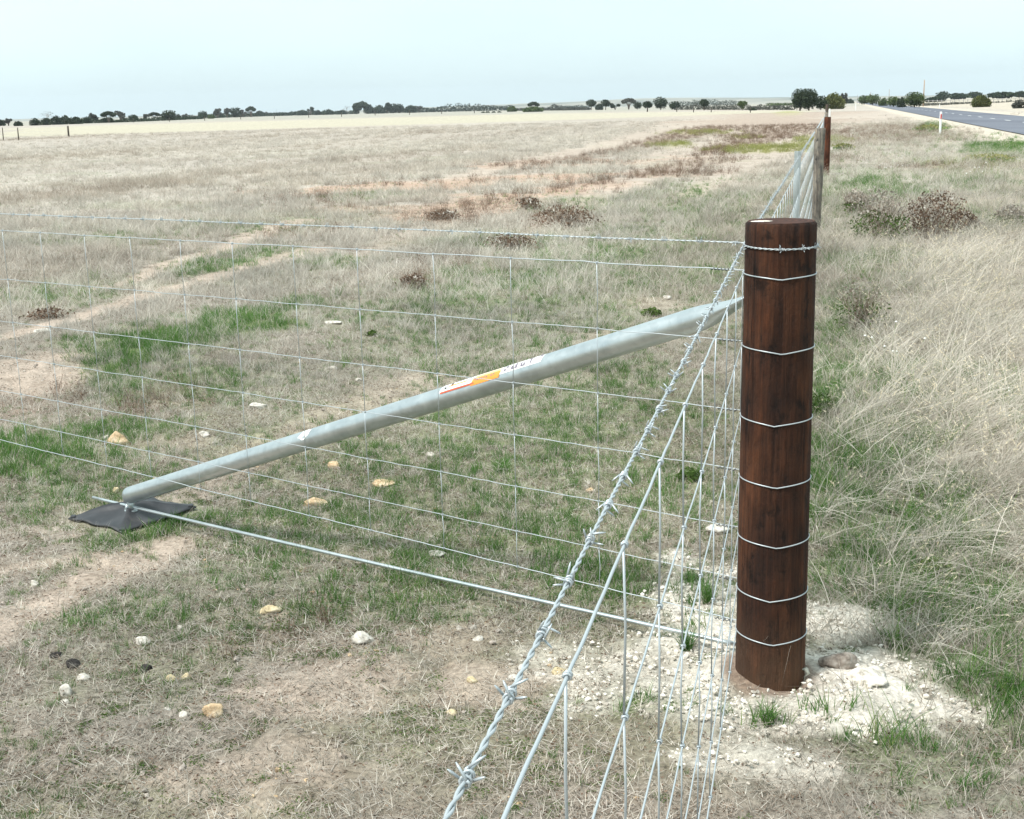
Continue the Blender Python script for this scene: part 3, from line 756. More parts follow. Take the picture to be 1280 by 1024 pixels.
glyph(xc+span*.48, span*.10, .45, .90, [(0,.35,0,1), (0,1,.8,1), (.65,1,.3,1)])
glyph(xc+span*.66, span*.10, .25, .85, [(.35,.65,0,1), (0,1,0,.15)])
glyph(xc+span*.84, span*.12, -.05, .45, [(0,1,0,.3), (.6,1,0,1)])
for (u0, u1, v0, v1) in ((.30,.36,.25,.55), (.36,.62,-.10,.10), (.60,.95,-.22,-.06), (.10,.16,.60,.80)):
    wrap('torn_print', xa+(xb-xa)*u0, xa+(xb-xa)*u1, v0, v1, .0018, MT['inkd'], sk, 3, 2)
# white scrap further down the pipe
xs_ = px_on(388, 543); q = MB(); V = []
for i in range(16):
    a = 2*math.pi*i/16; k = 1+.5*(rnd.random()-.5)
    ang = .85+.55*math.sin(a)*k; xx = xs_+.028*math.cos(a)*k-.012*math.sin(a)
    V.append(ax*xx+(PR+.0009)*(upv*math.cos(ang)+side*(-1 if side@(CC-foot) < 0 else 1)*math.sin(ang)))
c = sum(V)/16; c = c+(c-ax*(c@ax))/np.linalg.norm(c-ax*(c@ax))*(PR+.0012-np.linalg.norm(c-ax*(c@ax)))
q.add(V+[c], [(i, (i+1) % 16, 16) for i in range(16)]); q.build('paper_scrap', MT['sticker'], br)
# foot bracket: short pin and the hook that holds the rod
PLZ = H1(PLATE[0], PLATE[1])
zpl = PLZ+.045-foot[2]
base = np.array([PLATE[0]-foot[0], PLATE[1]-foot[1], 0])
rod_at = pln(163, 634, PAr, DA)-foot
q = MB(); q.tube([(0, 0, -.005), base*.5+[0, 0, zpl*.5-.01], base+[0, 0, zpl-.01]], [.016, .013, .014], 14)
q.tube([base+[0, 0, zpl-.004], base+[0, 0, zpl+.006]], .026, 16)
hk = [rod_at+NA*.010+[0, 0, .016], rod_at+NA*.020+[0, 0, .0], rod_at+NA*.010+[0, 0, -.016], rod_at-NA*.0+[0, 0, -.019], rod_at+DA*.03+[0, 0, -.018], rod_at+DA*.055+[0, 0, -.012]]
q.tube(hk, [.006, .0065, .0065, .0065, .006, .005], 8)
q.build('foot_bracket', MT['galv'], br)

# rod
ra = pln(922, 806, PAr, DA); rb = pln(116, 622, PAr, DA)
mb = MB(); P = []
for i in range(41):
    t = i/40; P.append((ra+(rb-ra)*t-[0, 0, .006*math.sin(math.pi*t)])-ra)
mb.tube(P, .0062, 12); rod = mb.build('brace_rod', MT['galv'], None); rod.location = tuple(ra)
tag(rod, 'thin straight steel rod near the ground from the thick post past the black plate', 'steel rod')

# black plate: shallow ridged pyramid with folded corner tabs
cp = [gh(85, 652), gh(152, 670), gh(246, 637), gh(186, 621)]
ctr = sum(cp)/4; mb = MB(); G = 24; V = []
for i in range(G+1):
    for j in range(G+1):
        u, v = i/G, j/G; P = cp[0]*(1-u)*(1-v)+cp[1]*u*(1-v)+cp[2]*u*v+cp[3]*(1-u)*v
        a, b = 2*u-1, 2*v-1; m_ = max(abs(a), abs(b)); ridge = math.exp(-((abs(a)-abs(b))/.10)**2)
        z = .006+.050*(1-m_)**1.25+.022*ridge*(1-m_)*min(1, m_*3)+.002*math.sin(7*a+2*b)*m_
        P = P+(ctr-P)*(.02*(1-min(abs(a), abs(b))**2)*m_**4)
        V.append((P[0], P[1], H1(P[0], P[1])*.6+PLZ*.4+z+.010))
F = [(i*(G+1)+j, (i+1)*(G+1)+j, (i+1)*(G+1)+j+1, i*(G+1)+j+1) for i in range(G) for j in range(G)]
mb.add(V, F); pl_ = mb.build('base_plate', MT['black'], None, org=(PLATE[0], PLATE[1], PLZ))
so_ = pl_.modifiers.new('thick', 'SOLIDIFY'); so_.thickness = .006
tag(pl_, 'black four-cornered ridged plate flat on the grass under the low end of the grey pipe', 'base plate')
for c in cp:
    q = MB(); d = c-ctr; d[2] = 0; d /= np.linalg.norm(d); e = np.array([-d[1], d[0], 0]); b_ = c-d*.022
    R_ = np.stack([d, e, [0, 0, 1]], 1); q.box((0, 0, 0), (.020, .026, .016), R_)
    o = q.build('corner_tab', MT['black'], pl_, False, .004); o.location = (b_[0]-PLATE[0], b_[1]-PLATE[1], H1(c[0], c[1])+.016-PLZ)

# ------------------------------------------------------------------ further posts of fence B
def along(px):        # distance along fence B of a column of the photo at picket height
    P = pln(px, 250, PB, DB); return float((P-PB)@DB)
def on_B(s, off=0): return PB+DF*s+NF*off
# steel picket
def star_picket(s, ztop, label, off=-.012):
    P = on_B(s, off); root_z = H1(P[0], P[1]); mb = MB()
    for k in range(3):
        a = math.radians(120*k+20); d = np.array([math.cos(a), math.sin(a), 0]); e = np.array([-d[1], d[0], 0])
        R_ = np.stack([d, e, [0, 0, 1]], 1); mb.box(d*.0115+np.array([0, 0, (ztop-.25)/2]), (.023, .004, ztop+.25), R_)
    o = mb.build('steel_picket', MT['galv'], None, False, .0008); o.location = (P[0], P[1], 0)
    tag(o, label, 'fence post', 'steel pickets of the fence')
sP = None
def s_from_depth(z):  # distance along fence for a given forward depth
    return (z+0-depth(PB))/(DB@fw)
def s_at_px(px, h):   # where fence B at height h shows at column px
    lo, hi = .5, 200.
    for _ in range(60):
        m_ = (lo+hi)/2; P = on_B(m_); P = np.array([P[0], P[1], h])-CC; x = 640+FPX*(P@RT)/(P@fw)
        if x < px: lo = m_
        else: hi = m_
    return lo
def s_at_py(py, h):
    lo, hi = .5, 400.
    for _ in range(60):
        m_ = (lo+hi)/2; P = on_B(m_); P = np.array([P[0], P[1], h])-CC; y = 512-FPX*(P@UP)/(P@fw)
        if y > py: lo = m_
        else: hi = m_
    return lo
s_pick = s_at_py(191, BARB+.02)
star_picket(s_pick, BARB+.03, 'light steel picket in the netting between the thick brown post and the grey timber post')
s_grey, s_red = 11.9, 24.3
P = gnd(1017, 298); P = on_B(s_grey, .03); gp = wood_cyl(P[0], P[1], 1.19, .066, .058, 'timber_post', [MT['grey'], MT['grey']], sides=20, rows=20, seed=8, wob=.03, lean=(.03, 0))
tag(gp, 'weathered grey timber post just behind the thick brown post', 'fence post')
P = on_B(s_red, .085); rp = wood_cyl(P[0], P[1], 1.17, .070, .066, 'timber_post', [MT['redpost'], MT['redpost']], sides=24, rows=20, seed=12, wob=.02)
tag(rp, 'reddish brown round timber post second beyond the thick corner post', 'fence post')
for t_, h, m_, r_, lab in ((.32, 1.12, 'grey', .06, 'short looking grey timber post showing above the reddish brown one'),
                          (.60, 1.20, 'dkpost', .07, 'dark brown far post showing over the top of the reddish brown one'),
                          (1.0, 1.30, 'dkpost', .09, 'farthest dark post where the top wire meets the big bushes')):
    P = PR_+DG*LG*t_+NF*.05; o = wood_cyl(P[0], P[1], h, r_, r_, 'timber_post', [MT[m_], MT[m_]], sides=12, rows=6, seed=int(t_*20)); tag(o, lab, 'fence post')
# white topped stake right of the fence
P = gh(1036, 171); mb = MB(); mb.box((0, 0, .25), (.035, .02, .9)); st_ = thing('marker_stake', 'slim grey stake with a tall white cap just right of the reddish brown post', 'marker post', tuple(P))
mb.build('stake', MT['grey'], st_, False, .002); mb = MB(); mb.box((0, 0, .68+.14), (.075, .03, .62)); mb.box((0, 0, 1.15), (.05, .03, .05)); mb.build('white_cap', MT['whitep'], st_, False, .006)
# guide posts
def guide_post(px, py, hpx, label, refl=True):
    P = gh(px, py); D_ = depth(P); h = hpx*D_/FPX; r = thing('guide_post', label, 'guide post', tuple(P), 'white roadside guide posts')
    q = MB(); w_ = .10; n = 10
    V = []
    for z in (-.1, h-.04, h):
        k = 1 if z < h else .7
        for i in range(n+1):
            a = -1.2+2.4*i/n; V.append((w_/2*k*math.sin(a)/math.sin(1.2), -.03*math.cos(a)+.012, z))
        for i in range(n, -1, -1):
            a = -1.2+2.4*i/n; V.append((w_/2*k*math.sin(a)/math.sin(1.2), -.03*math.cos(a)+.020, z))
    m_ = 2*(n+1); F = [(i*m_+j, i*m_+(j+1) % m_, (i+1)*m_+(j+1) % m_, (i+1)*m_+j) for i in range(2) for j in range(m_)]+[tuple(2*m_+j for j in range(m_))]
    q.add(V, F); q.build('post_body', MT['whitep'], r)
    if refl:
        q = MB(); q.box((0, -.022, h-.20), (.055, .010, .20)); q.build('reflector', MT['redr'], r, False, .002)
guide_post(1175, 167.5, 27, 'white plastic roadside post with a red reflector near the sandy road edge')
guide_post(1174.5, 134.5, 4.6, 'small distant white roadside post on the far side of the road', False)
guide_post(1069.5, 138, 8, 'distant white roadside post at the road edge where the road meets the trees', False)

# ------------------------------------------------------------------ paddock fence posts far left and across
def slim_post(px, pb, hpx, wpx, label, group, m='dk'):
    P = gh(px, pb); D_ = depth(P); h = hpx*D_/FPX; w_ = wpx*D_/FPX
    q = MB(); q.tube([(0, 0, -.2), (0, 0, h*.5), (.01*h, 0, h)], [w_/2, w_/2*.96, w_/2*.9], 8)
    o = q.build('wooden_fence_post', MT['dkpost'], None); o.location = tuple(P); tag(o, label, 'fence post', group); return P, h
p1, h1 = slim_post(4.5, 175.5, 15.5, 1.3, 'thin dark paddock post nearest the left edge of the photo', 'posts of the paddock fence')
p2, h2 = slim_post(23.5, 175.5, 15.5, 1.5, 'thin dark paddock post between the edge post and the thick one', 'posts of the paddock fence')
p3, h3 = slim_post(86, 171, 13.2, 2.4, 'thicker dark post standing alone where the paddock fence ends', 'posts of the paddock fence')
wf = thing('paddock_wires', 'faint wires strung between the thin dark posts far out in the paddock', 'wire fence', tuple(p1))
for t in (.92, .6, .3):
    q = MB(); q.tube([np.array([-14, 0, h1*t]), np.array([0, 0, h1*t]), p2-p1+[0, 0, h2*t], p3-p1+[0, 0, h3*t]], .004, 4); q.build('line_wire', MT['wire'], wf)
acr = [(167,153.2),(212,152.4),(256,151),(301,149.4),(343,148.5),(386,147.2),(427,146),(469,144.4),(512,143.6),(552,142.6),(593,141.6),(809,140),(846,140),(867,140.6),(889,140.5),(938,141)]
NAMESX = ['under the umbrella crowned tree', 'below the dark round tree', 'right of the small ball shaped tree', 'under the flat crowned tall tree', 'below the leaning dead tree', 'left of the round scrub', 'mid way along the left tree row',
          'under the high arching tree', 'right of the arching tree', 'below the dense low wood', 'left of the four dark bushes', 'below the ball crowned tree on a thin trunk', 'below the biggest round tree', 'just left of the lone ball tree', 'right of the lone ball tree', 'beside the green vase shaped tree']
for (x, y), t in zip(acr, NAMESX):
    slim_post(x, y, 5.2 if x < 700 else 6, .85 if x < 700 else 1.1, 'tiny far fence post '+t, 'tiny posts of the far cross fence')

# ------------------------------------------------------------------ stones
def stone(px, py, wpx, hpx, mk_, label, name='stone', cat='stone', group=None, flat=.8, seed=None, lob=1):
    P = gh(px, py+hpx*.45); D_ = depth(P); R_ = wpx*D_/FPX/2*1.18; Hh = hpx*D_/FPX/2*1.12
    sd_ = seed if seed is not None else int(px*7+py); nu, nv = 34, 22; V = []; rs = np.random.RandomState(sd_); PN = rs.randn(15, 3); PN /= np.linalg.norm(PN, axis=1)[:, None]; PH = .62+.38*rs.rand(15)
    for i in range(nv+1):
        for j in range(nu):
            th = math.pi*i/nv; ph = 2*math.pi*j/nu
            d = np.array([math.sin(th)*math.cos(ph), math.sin(th)*math.sin(ph), math.cos(th)])
            n_ = float(fbm(np.array(d[0]*1.3+d[2]*.9+sd_), np.array(d[1]*1.3-d[2]*1.1), sd_, 2))-.5
            n2 = float(fbm(np.array(d[0]*5+d[2]*3+sd_), np.array(d[1]*5+d[2]*4), sd_+5, 3))-.5
            dt = PN@d; k = min(1.12, float(np.min(np.where(dt > .05, PH/np.maximum(dt, .05), 9))))*(1+n_*.35+n2*.22); V.append((d[0]*R_*k*1.1, d[1]*R_*.95*k, d[2]*Hh*k*1.15+Hh*.38))
    q = MB(); q.add(V, [(i*nu+j, (i+1)*nu+j, (i+1)*nu+(j+1) % nu, i*nu+(j+1) % nu) for i in range(nv) for j in range(nu)])
    o = q.build(name, MT[mk_], None); o.location = tuple(P); o.rotation_euler = (0, 0, sd_ % 7*.2-.6)
    return tag(o, label, cat, group)
STN = [(147,547,26,15,'rtan','big tan lumpy stone in weeds above the left end of the fence'),
 (132,546,7,6,'rwhite','small pale stone touching the big tan one'),
 (267,886,22,14,'rtan','tan lumpy stone, largest on the near ground at the lower left'),
 (229,892,10,7,'rwhite','pale pebble left of the near tan lumpy stone'),
 (209,885,8,5,'rwhite','flattish pale pebble left of a rounder pebble on the near ground'),
 (338,760,20,10,'ryel','yellowish elongated stone alone on the grass below the steel rod'),
 (455,796,22,14,'rwhite','bright white angular stone on bare soil left of the barbed wire'),
 (103,845,14,9,'rwhite','white bone-like fragment beside dark droppings'),
 (83,862,13,15,'rwhite','tall white stone below the bone-like fragment'),
 (82,876,9,5,'rwhite','small white chip at the foot of the tall white stone'),
 (178,800,15,8,'rwhite','pale flat stone above the pair of cube-like stones'),
 (214,847,11,8,'ryel','left cube-like pale stone of a pair'),
 (233,844,10,9,'ryel','right cube-like pale stone of a pair'),
 (225,784,9,7,'rwhite','small round pale stone up from the cube-like pair'),
 (479,603,24,8,'rtan','flat tan stone in grass under the middle of the pipe'),
 (395,626,26,9,'rtan','long flat tan stone in grass just below the pipe'),
 (417,581,14,9,'rtan','tan stone between the pipe and the long flat stone'),
 (322,506,17,8,'rwhite','white stone in the grass well above the pipe'),
 (256,542,12,7,'rwhite','white stone beyond the foot of the pipe'),
 (193,600,10,7,'rtan','pale round stone left of the pipe foot'),
 (104,645,12,6,'rwhite','pale stone at the left corner of the black plate'),
 (145,612,9,7,'ryel','small cream stone behind the black plate'),
 (44,728,10,6,'rwhite','pale stone in the bare track at the left'),
 (547,691,16,8,'rwhite','white stone at the end of a netting stay'),
 (418,402,16,5,'rwhite','white flat stone far up the paddock beside the green patch'),
 (54,412,16,6,'rwhite','white slab on the bare wheel track at the left'),
 (417,459,9,5,'rwhite','small white stone in the sparse grass above the pipe'),
 (448,474,8,5,'rwhite','pale stone right of another in sparse grass above the pipe'),
 (834,371,9,6,'rwhite','lone white stone on thin grass beyond the pipe top'),
 (539,568,12,9,'rwhite','pale stone in grass right of the pipe sticker'),
 (590,848,10,8,'ryel','cream stone on bare soil between two wires near the bottom'),
 (640,846,14,7,'rwhite','flat cream stone at the edge of the barbed wire'),
 (655,834,11,10,'rwhite','pale stone partly behind the barbed wire'),
 (674,842,12,6,'rwhite','cream flake between two pale stones right of the barbed wire'),
 (698,836,14,12,'ryel','round buff stone right of the barbed wire'),
 (564,889,12,7,'ryel','yellowish flat stone at the near edge left of the barbed wire'),
 (598,797,10,5,'rwhite','thin pale stone below the steel rod'),
 (575,784,7,5,'rwhite','left one of two tiny pale stones below the rod'),
 (592,783,7,6,'rwhite','right one of two tiny pale stones below the rod'),
 (737,612,10,6,'rtan','pinkish stone in grass left of the barbed wire'),
 (897,660,24,11,'rwhite','white stone standing out among the wires beside the thick post'),
 (1006,838,9,8,'rwhite','white lump against the foot of the thick brown post'),
 (182,834,12,8,'rdark','black dropping-like lump left of the cube-like pair'),
 (92,828,14,9,'rdark','dark dried dropping above the bone-like fragment'),
 (70,818,12,7,'rdark','dark dried dropping left of another'),
 (1082,842,46,20,'gravel','broad low lump of crushed limestone right of the thick post'),
 (1050,822,34,20,'rgrey','grey brown clod of earth beside the thick post')]
MT['rgrey'] = rock_mat('earth_clod', (.30,.25,.21), (.46,.41,.36))
for a in STN:
    dk = a[4] == 'rdark'
    nm = 'clod' if a[4] in ('rgrey', 'gravel') else ('dropping' if dk else 'stone')
    stone(*a, name=nm, cat=nm)

# ------------------------------------------------------------------ grass tufts: prototypes, then one scattered object per kind of cover
def blades(n, spread, hmin, hmax, wid, lean, curl, seg=3, flat=0., wind=(0, 0), rs=None, droop=0., seedheads=0):
    rs = rs or RS
    a = rs.rand(n)*2*np.pi; rr = np.sqrt(rs.rand(n))*spread
    bx, by = np.cos(a)*rr, np.sin(a)*rr
    h = hmin+(hmax-hmin)*rs.rand(n)**1.3
    da = rs.rand(n)*2*np.pi if True else a
    ln = lean*(.3+rs.rand(n))
    dx = np.cos(da)*ln+wind[0]; dy = np.sin(da)*ln+wind[1]
    wa = rs.rand(n)*np.pi; wx, wy = np.cos(wa)*wid/2, np.sin(wa)*wid/2
    V = []; 
    for s in range(seg+1):
        t = s/seg; k = t+curl*t*t
        px = bx+dx*h*k; py = by+dy*h*k
        L = np.sqrt(dx*dx+dy*dy); pz = h*(t-(droop*t*t*(.5+L)))*(1-flat)+flat*.004*(1+3*np.sin(a*9))
        f = (1-t**1.5)
        if s < seg:
            V.append(np.stack([px-wx*f, py-wy*f, pz], 1)); V.append(np.stack([px+wx*f, py+wy*f, pz], 1))
        else: V.append(np.stack([px, py, pz], 1))
    m = 2*seg+1; Vv = np.stack(V, 1).reshape(-1, 3); b = np.arange(n)*m
    F4 = np.concatenate([np.stack([b+2*s, b+2*s+1, b+2*s+3, b+2*s+2], 1) for s in range(seg-1)]) if seg > 1 else np.zeros((0, 4), int)
    F3 = np.stack([b+2*(seg-1), b+2*(seg-1)+1, b+2*seg], 1)
    rnd_ = np.repeat(rs.rand(n), m)
    return Vv, F4, F3, rnd_
def join(parts):
    V, A, B, R_ = [], [], [], []; o = 0
    mi = []
    for k, (v, f4, f3, r) in enumerate(parts):
        V.append(v); A.append(f4+o); B.append(f3+o); R_.append(r); o += len(v)
    mi = np.concatenate([np.full(len(p[1]), k) for k, p in enumerate(parts)]+[np.full(len(p[2]), k) for k, p in enumerate(parts)])
    return np.vstack(V), np.vstack(A), np.vstack(B), np.concatenate(R_), mi
def tuft_proto(name, parts, mats):
    V, A, B, R_, mi = join(parts)
    me = npmesh(name, V, [A, B], mats, mi=mi, attrs={'rnd': R_}, smooth_=False)
    return bpy.data.objects.new(name, me)
def leaves(n, spread, hmax, size, rs=None, up=.3):
    rs = rs or RS
    a = rs.rand(n)*2*np.pi; rr = np.sqrt(rs.rand(n))*spread; x, y = np.cos(a)*rr, np.sin(a)*rr; z = .004+hmax*rs.rand(n)*(1-.7*(rr/spread)**2)
    d = rs.randn(n, 3); d[:, 2] = d[:, 2]*up; d /= np.linalg.norm(d, axis=1)[:, None]
    e = np.cross(d, rs.randn(n, 3)); e /= np.linalg.norm(e, axis=1)[:, None]
    s = size*(.5+rs.rand(n)); c = np.stack([x, y, z], 1)
    V = np.stack([c-d*s[:, None], c-e*s[:, None]*.4, c+d*s[:, None], c+e*s[:, None]*.4], 1).reshape(-1, 3)
    b = np.arange(n)*4; return V, np.stack([b, b+1, b+2, b+3], 1), np.zeros((0, 3), int), np.repeat(rs.rand(n), 4)

def scatter_object(name, label, protos, pts, rot, scl, idx, cat=None):
    me = bpy.data.meshes.new(name); me.vertices.add(len(pts)); me.vertices.foreach_set('co', pts.astype(np.float32).ravel())
    for k, a in (('rot', rot), ('scl', scl)):
        at = me.attributes.new(k, 'FLOAT_VECTOR', 'POINT'); at.data.foreach_set('vector', a.astype(np.float32).ravel())
    at = me.attributes.new('idx', 'INT', 'POINT'); at.data.foreach_set('value', idx.astype(np.int32))
    me.update()
    col = bpy.data.collections.new(name+'_kinds')
    for i, p in enumerate(protos): p.name = name+'_%02d' % i; col.objects.link(p)
    ng = bpy.data.node_groups.new(name+'_scatter', 'GeometryNodeTree')
    ng.interface.new_socket('Geometry', in_out='INPUT', socket_type='NodeSocketGeometry'); ng.interface.new_socket('Geometry', in_out='OUTPUT', socket_type='NodeSocketGeometry')
    gi = ng.nodes.new('NodeGroupInput'); go = ng.nodes.new('NodeGroupOutput'); ci = ng.nodes.new('GeometryNodeCollectionInfo'); ci.inputs['Collection'].default_value = col
    ci.inputs['Separate Children'].default_value = True; ci.inputs['Reset Children'].default_value = True
    io = ng.nodes.new('GeometryNodeInstanceOnPoints'); io.inputs['Pick Instance'].default_value = True
    def na(n_, ty): o = ng.nodes.new('GeometryNodeInputNamedAttribute'); o.data_type = ty; o.inputs[0].default_value = n_; return o.outputs[0]
    ng.links.new(gi.outputs[0], io.inputs['Points']); ng.links.new(ci.outputs[0], io.inputs['Instance'])
    ng.links.new(na('idx', 'INT'), io.inputs['Instance Index']); ng.links.new(na('rot', 'FLOAT_VECTOR'), io.inputs['Rotation']); ng.links.new(na('scl', 'FLOAT_VECTOR'), io.inputs['Scale'])
    ng.links.new(io.outputs[0], go.inputs[0])
    o = link(bpy.data.objects.new(name, me)); mo_ = o.modifiers.new('scatter', 'NODES'); mo_.node_group = ng
    return tag(o, label, cat or name.replace('_', ' '), None, 'stuff')

AZ0, AZ1 = math.radians(-30), math.radians(30)
def candidates(dens, rmax, p=1.35, rmin=1.3, r0=7., rs=RS):
    """random points; dens per square metre inside r0, thinning as (r0/r)^p beyond"""
    rr = np.geomspace(rmin, rmax, 400); d = dens*np.minimum(1, (r0/rr)**p)*rr
    cum = np.concatenate([[0], np.cumsum((d[1:]+d[:-1])/2*np.diff(rr))]); tot = cum[-1]*(AZ1-AZ0); n = int(tot)
    r = np.interp(rs.rand(n)*cum[-1], cum, rr); a = AZ0+(AZ1-AZ0)*rs.rand(n)
    return np.sin(a)*r, np.cos(a)*r
def place(x, y, keep, sc_, ln=0.1, zs=None, kinds=3, yaw=None, rs=RS, grow=.45):
    x, y, sc_ = x[keep], y[keep], sc_[keep] if hasattr(sc_, '__len__') else np.full(keep.sum(), sc_)
    r = np.hypot(x, y); g = np.maximum(1, r/9.)**grow
    z = height(x, y); pts = np.stack([x, y, z-.002], 1)
    yw = rs.rand(len(x))*2*np.pi if yaw is None else yaw+rs.randn(len(x))*.45
    rot = np.stack([rs.randn(len(x))*ln, rs.randn(len(x))*ln, yw], 1)
    k = sc_*(.7+.6*rs.rand(len(x))); zz = k if zs is None else k*zs
    scl = np.stack([k*g, k*g, zz*np.minimum(g, 1.5)], 1)
    return pts, rot, scl, rs.randint(0, kinds, len(x))

protos_dry = [tuft_proto('p', [blades(26, .05, .03, .13, .0026, .55, .6, droop=.25)], [MT['dry']]) for _ in range(3)]+\
             [tuft_proto('p', [blades(22, .06, .03, .11, .0028, .7, .7, droop=.3)], [MT['drygrey']]) for _ in range(2)]
protos_green = [tuft_proto('p', [blades(24, .035, .025, .085, .0030, .4, .5), blades(4, .04, .03, .07, .0026, .6, .6)], [MT['green'], MT['dry']]) for _ in range(4)]
protos_litter = [tuft_proto('p', [blades(18, .09, .015, .06, .0024, 1., .1, seg=2, flat=.90), blades(14, .09, .008, .028, .0026, .9, .4, seg=2), leaves(10, .08, .008, .004)], [MT['drygrey'], MT['litter'], MT['brown']]) for _ in range(5)]
protos_herb = [tuft_proto('p', [leaves(46, .055, .025, .007), blades(8, .03, .01, .03, .003, .4, .2)], [MT['leafd'], MT['green']]) for _ in range(3)]
wnd = (.55, .25)
def seed_stalks(n, spread, hmin, hmax, rs=RS):
    V, A, B, R_ = [], [], [], []
    v, f4, f3, r = blades(n, spread, hmin, hmax, .0016, .75, .5, seg=5, wind=(.25, -.05), droop=.25, rs=rs); m = 11
    tips = v.reshape(n, m, 3)[:, -1]; prev = v.reshape(n, m, 3)[:, -3]; out = [(v, f4, f3, r)]
    k = 7; c = np.repeat(tips, k, 0)+(np.repeat(prev-tips, k, 0))*rs.rand(n*k)[:, None]*.9; d = np.repeat(tips-prev, k, 0); d = d/np.linalg.norm(d, axis=1)[:, None]+rs.randn(n*k, 3)*.45
    e = np.cross(d, rs.randn(n*k, 3)); e /= np.linalg.norm(e, axis=1)[:, None]; s_ = .0075
    q = np.stack([c-d*s_, c-e*.0018, c+d*s_, c+e*.0018], 1).reshape(-1, 3); b_ = np.arange(n*k)*4
    out.append((q, np.stack([b_, b_+1, b_+2, b_+3], 1), np.zeros((0, 3), int), np.repeat(rs.rand(n), k*4))); return out
protos_long = [tuft_proto('p', [blades(22, .10, .12, .42, .0040, .95, .8, seg=4, wind=(.30, -.15), droop=.36), blades(9, .10, .05, .20, .0040, 1., .5, droop=.35), blades(7, .08, .08, .24, .0034, .6, .6, seg=4, droop=.3), *seed_stalks(3, .06, .22, .46)],
                [MT['silver'], MT['litter'], MT['green'], MT['dry'], MT['straw']]) for _ in range(4)]+\
              [tuft_proto('p', [blades(30, .10, .14, .50, .0036, .75, .9, seg=4, wind=(.50, -.25), droop=.34), blades(8, .1, .05, .2, .004, 1., .5, droop=.35), *seed_stalks(4, .07, .2, .5)], [MT['silver'], MT['litter'], MT['dry'], MT['straw']]) for _ in range(3)]
protos_mid = [tuft_proto('p', [blades(26, .05, .07, .20, .0030, .5, .7, seg=4, droop=.25)], [MT['green']]) for _ in range(3)]
protos_brn = [tuft_proto('p', [blades(16, .05, .05, .22, .0030, .5, .3), leaves(60, .07, .16, .006)], [MT['brown'], MT['brown']]) for _ in range(3)]
protos_yel = [tuft_proto('p', [blades(24, .06, .05, .14, .0034, .5, .5), leaves(20, .06, .10, .009)], [MT['yel'], MT['yel']]) for _ in range(3)]

def noise_u(x, y, f, s): return fbm(x*f, y*f, s, 4)
def road_free(m): return (m['lat'] < 6.2)|(m['lat'] > 13.6)
def postfree(x, y): return np.hypot(x-POST[0], y-POST[1]) > .12
def platefree(x, y):
    u = cp[1][:2]-cp[0][:2]; v = cp[3][:2]-cp[0][:2]; D = u[0]*v[1]-u[1]*v[0]; dx = x-cp[0][0]; dy = y-cp[0][1]
    a = (dx*v[1]-dy*v[0])/D; b = (u[0]*dy-u[1]*dx)/D; return (a < -.10)|(a > 1.10)|(b < -.08)|(b > 1.08)
# dry grass over the paddock
def U(n): return RS.rand(n)
x, y = candidates(210, 130); m = cover(x, y); n1 = noise_u(x, y, .9, 71); n2 = noise_u(x, y, 4., 73); r = m['r']
soil_open = m['near']*smooth(.36, .60, n1+.3*(n2-.5))
dens = (.95-.85*m['near'])*(1-m['right']*.35)*(1-1.*smooth(.1, .6, m['bare']))*(1-.97*m['lime'])*(1-.96*smooth(.1, .6, m['red']))*(1-.55*m['green'])*(1-.85*m['brn'])*(1-.6*m['yel'])*(1-.97*m['shoulder'])*(1-.9*m['shoulder2'])
dens *= .45+1.1*smooth(.35, .6, noise_u(x, y, 1.7, 75))
dens *= (1-.45*smooth(22, 60, r))*(.25+.75*smooth(.38, .52, fbm((x*NR[0]+y*NR[1])*.22, (x*DR[0]+y*DR[1])*.03, 77, 4)) if True else 1)**smooth(10, 25, r)
keep = (U(len(x)) < dens)&road_free(m)&postfree(x, y)&platefree(x, y)
D1 = place(x, y, keep, .60+.55*smooth(6, 12, r)+.25*m['right'], .15, kinds=5)
scatter_object('dry_grass', 'short dry beige grass covering the paddock', protos_dry, *D1)
# straw litter, near
x, y = candidates(900, 22, 2.0, r0=5.5); m = cover(x, y)
dens = (1-.80*m['bare'])*(1-.96*m['lime'])*(1-.3*m['green'])
keep = (U(len(x)) < dens)&road_free(m)&postfree(x, y)&platefree(x, y)
scatter_object('straw_litter', 'flattened grey straw litter on the soil', protos_litter, *place(x, y, keep, .9, .05, kinds=5))
# green grass
x, y = candidates(620, 110, 1.55, r0=6.); m = cover(x, y); n1 = noise_u(x, y, 1.3, 91); n2 = noise_u(x, y, 5., 92)
dens = .92*m['green']+smooth(.44, .58, n1*.45+n2*.55)*(.80*m['near']+.25+.45*m['right'])*(1-m['bare']*.85)*(1-m['lime']*.75)*(1-m['shoulder'])*smooth(60, 25, m['r'])
dens *= (1-.75*m['bare'])*(1-.25*m['lime'])
keep = (U(len(x)) < dens)&road_free(m)&postfree(x, y)&platefree(x, y)
scatter_object('green_grass', 'short green grass growing through the dry cover', protos_green, *place(x, y, keep, .32+.62*m['green'], .12, kinds=4))
# small herbs
x, y = candidates(480, 18, 1.7); m = cover(x, y); n1 = noise_u(x, y, 2.2, 95)
dens = smooth(.44, .60, n1)*(.75*m['near']+.15)*(1-.8*m['bare'])*(1-.9*m['lime'])+np.exp(-((np.hypot(x-ctr[0], y-ctr[1])-.30)/.10)**2)*.9
keep = (U(len(x)) < dens)&postfree(x, y)&platefree(x, y)
scatter_object('ground_herbs', 'low green herbs creeping on the soil', protos_herb, *place(x, y, keep, .42, .1, kinds=3))
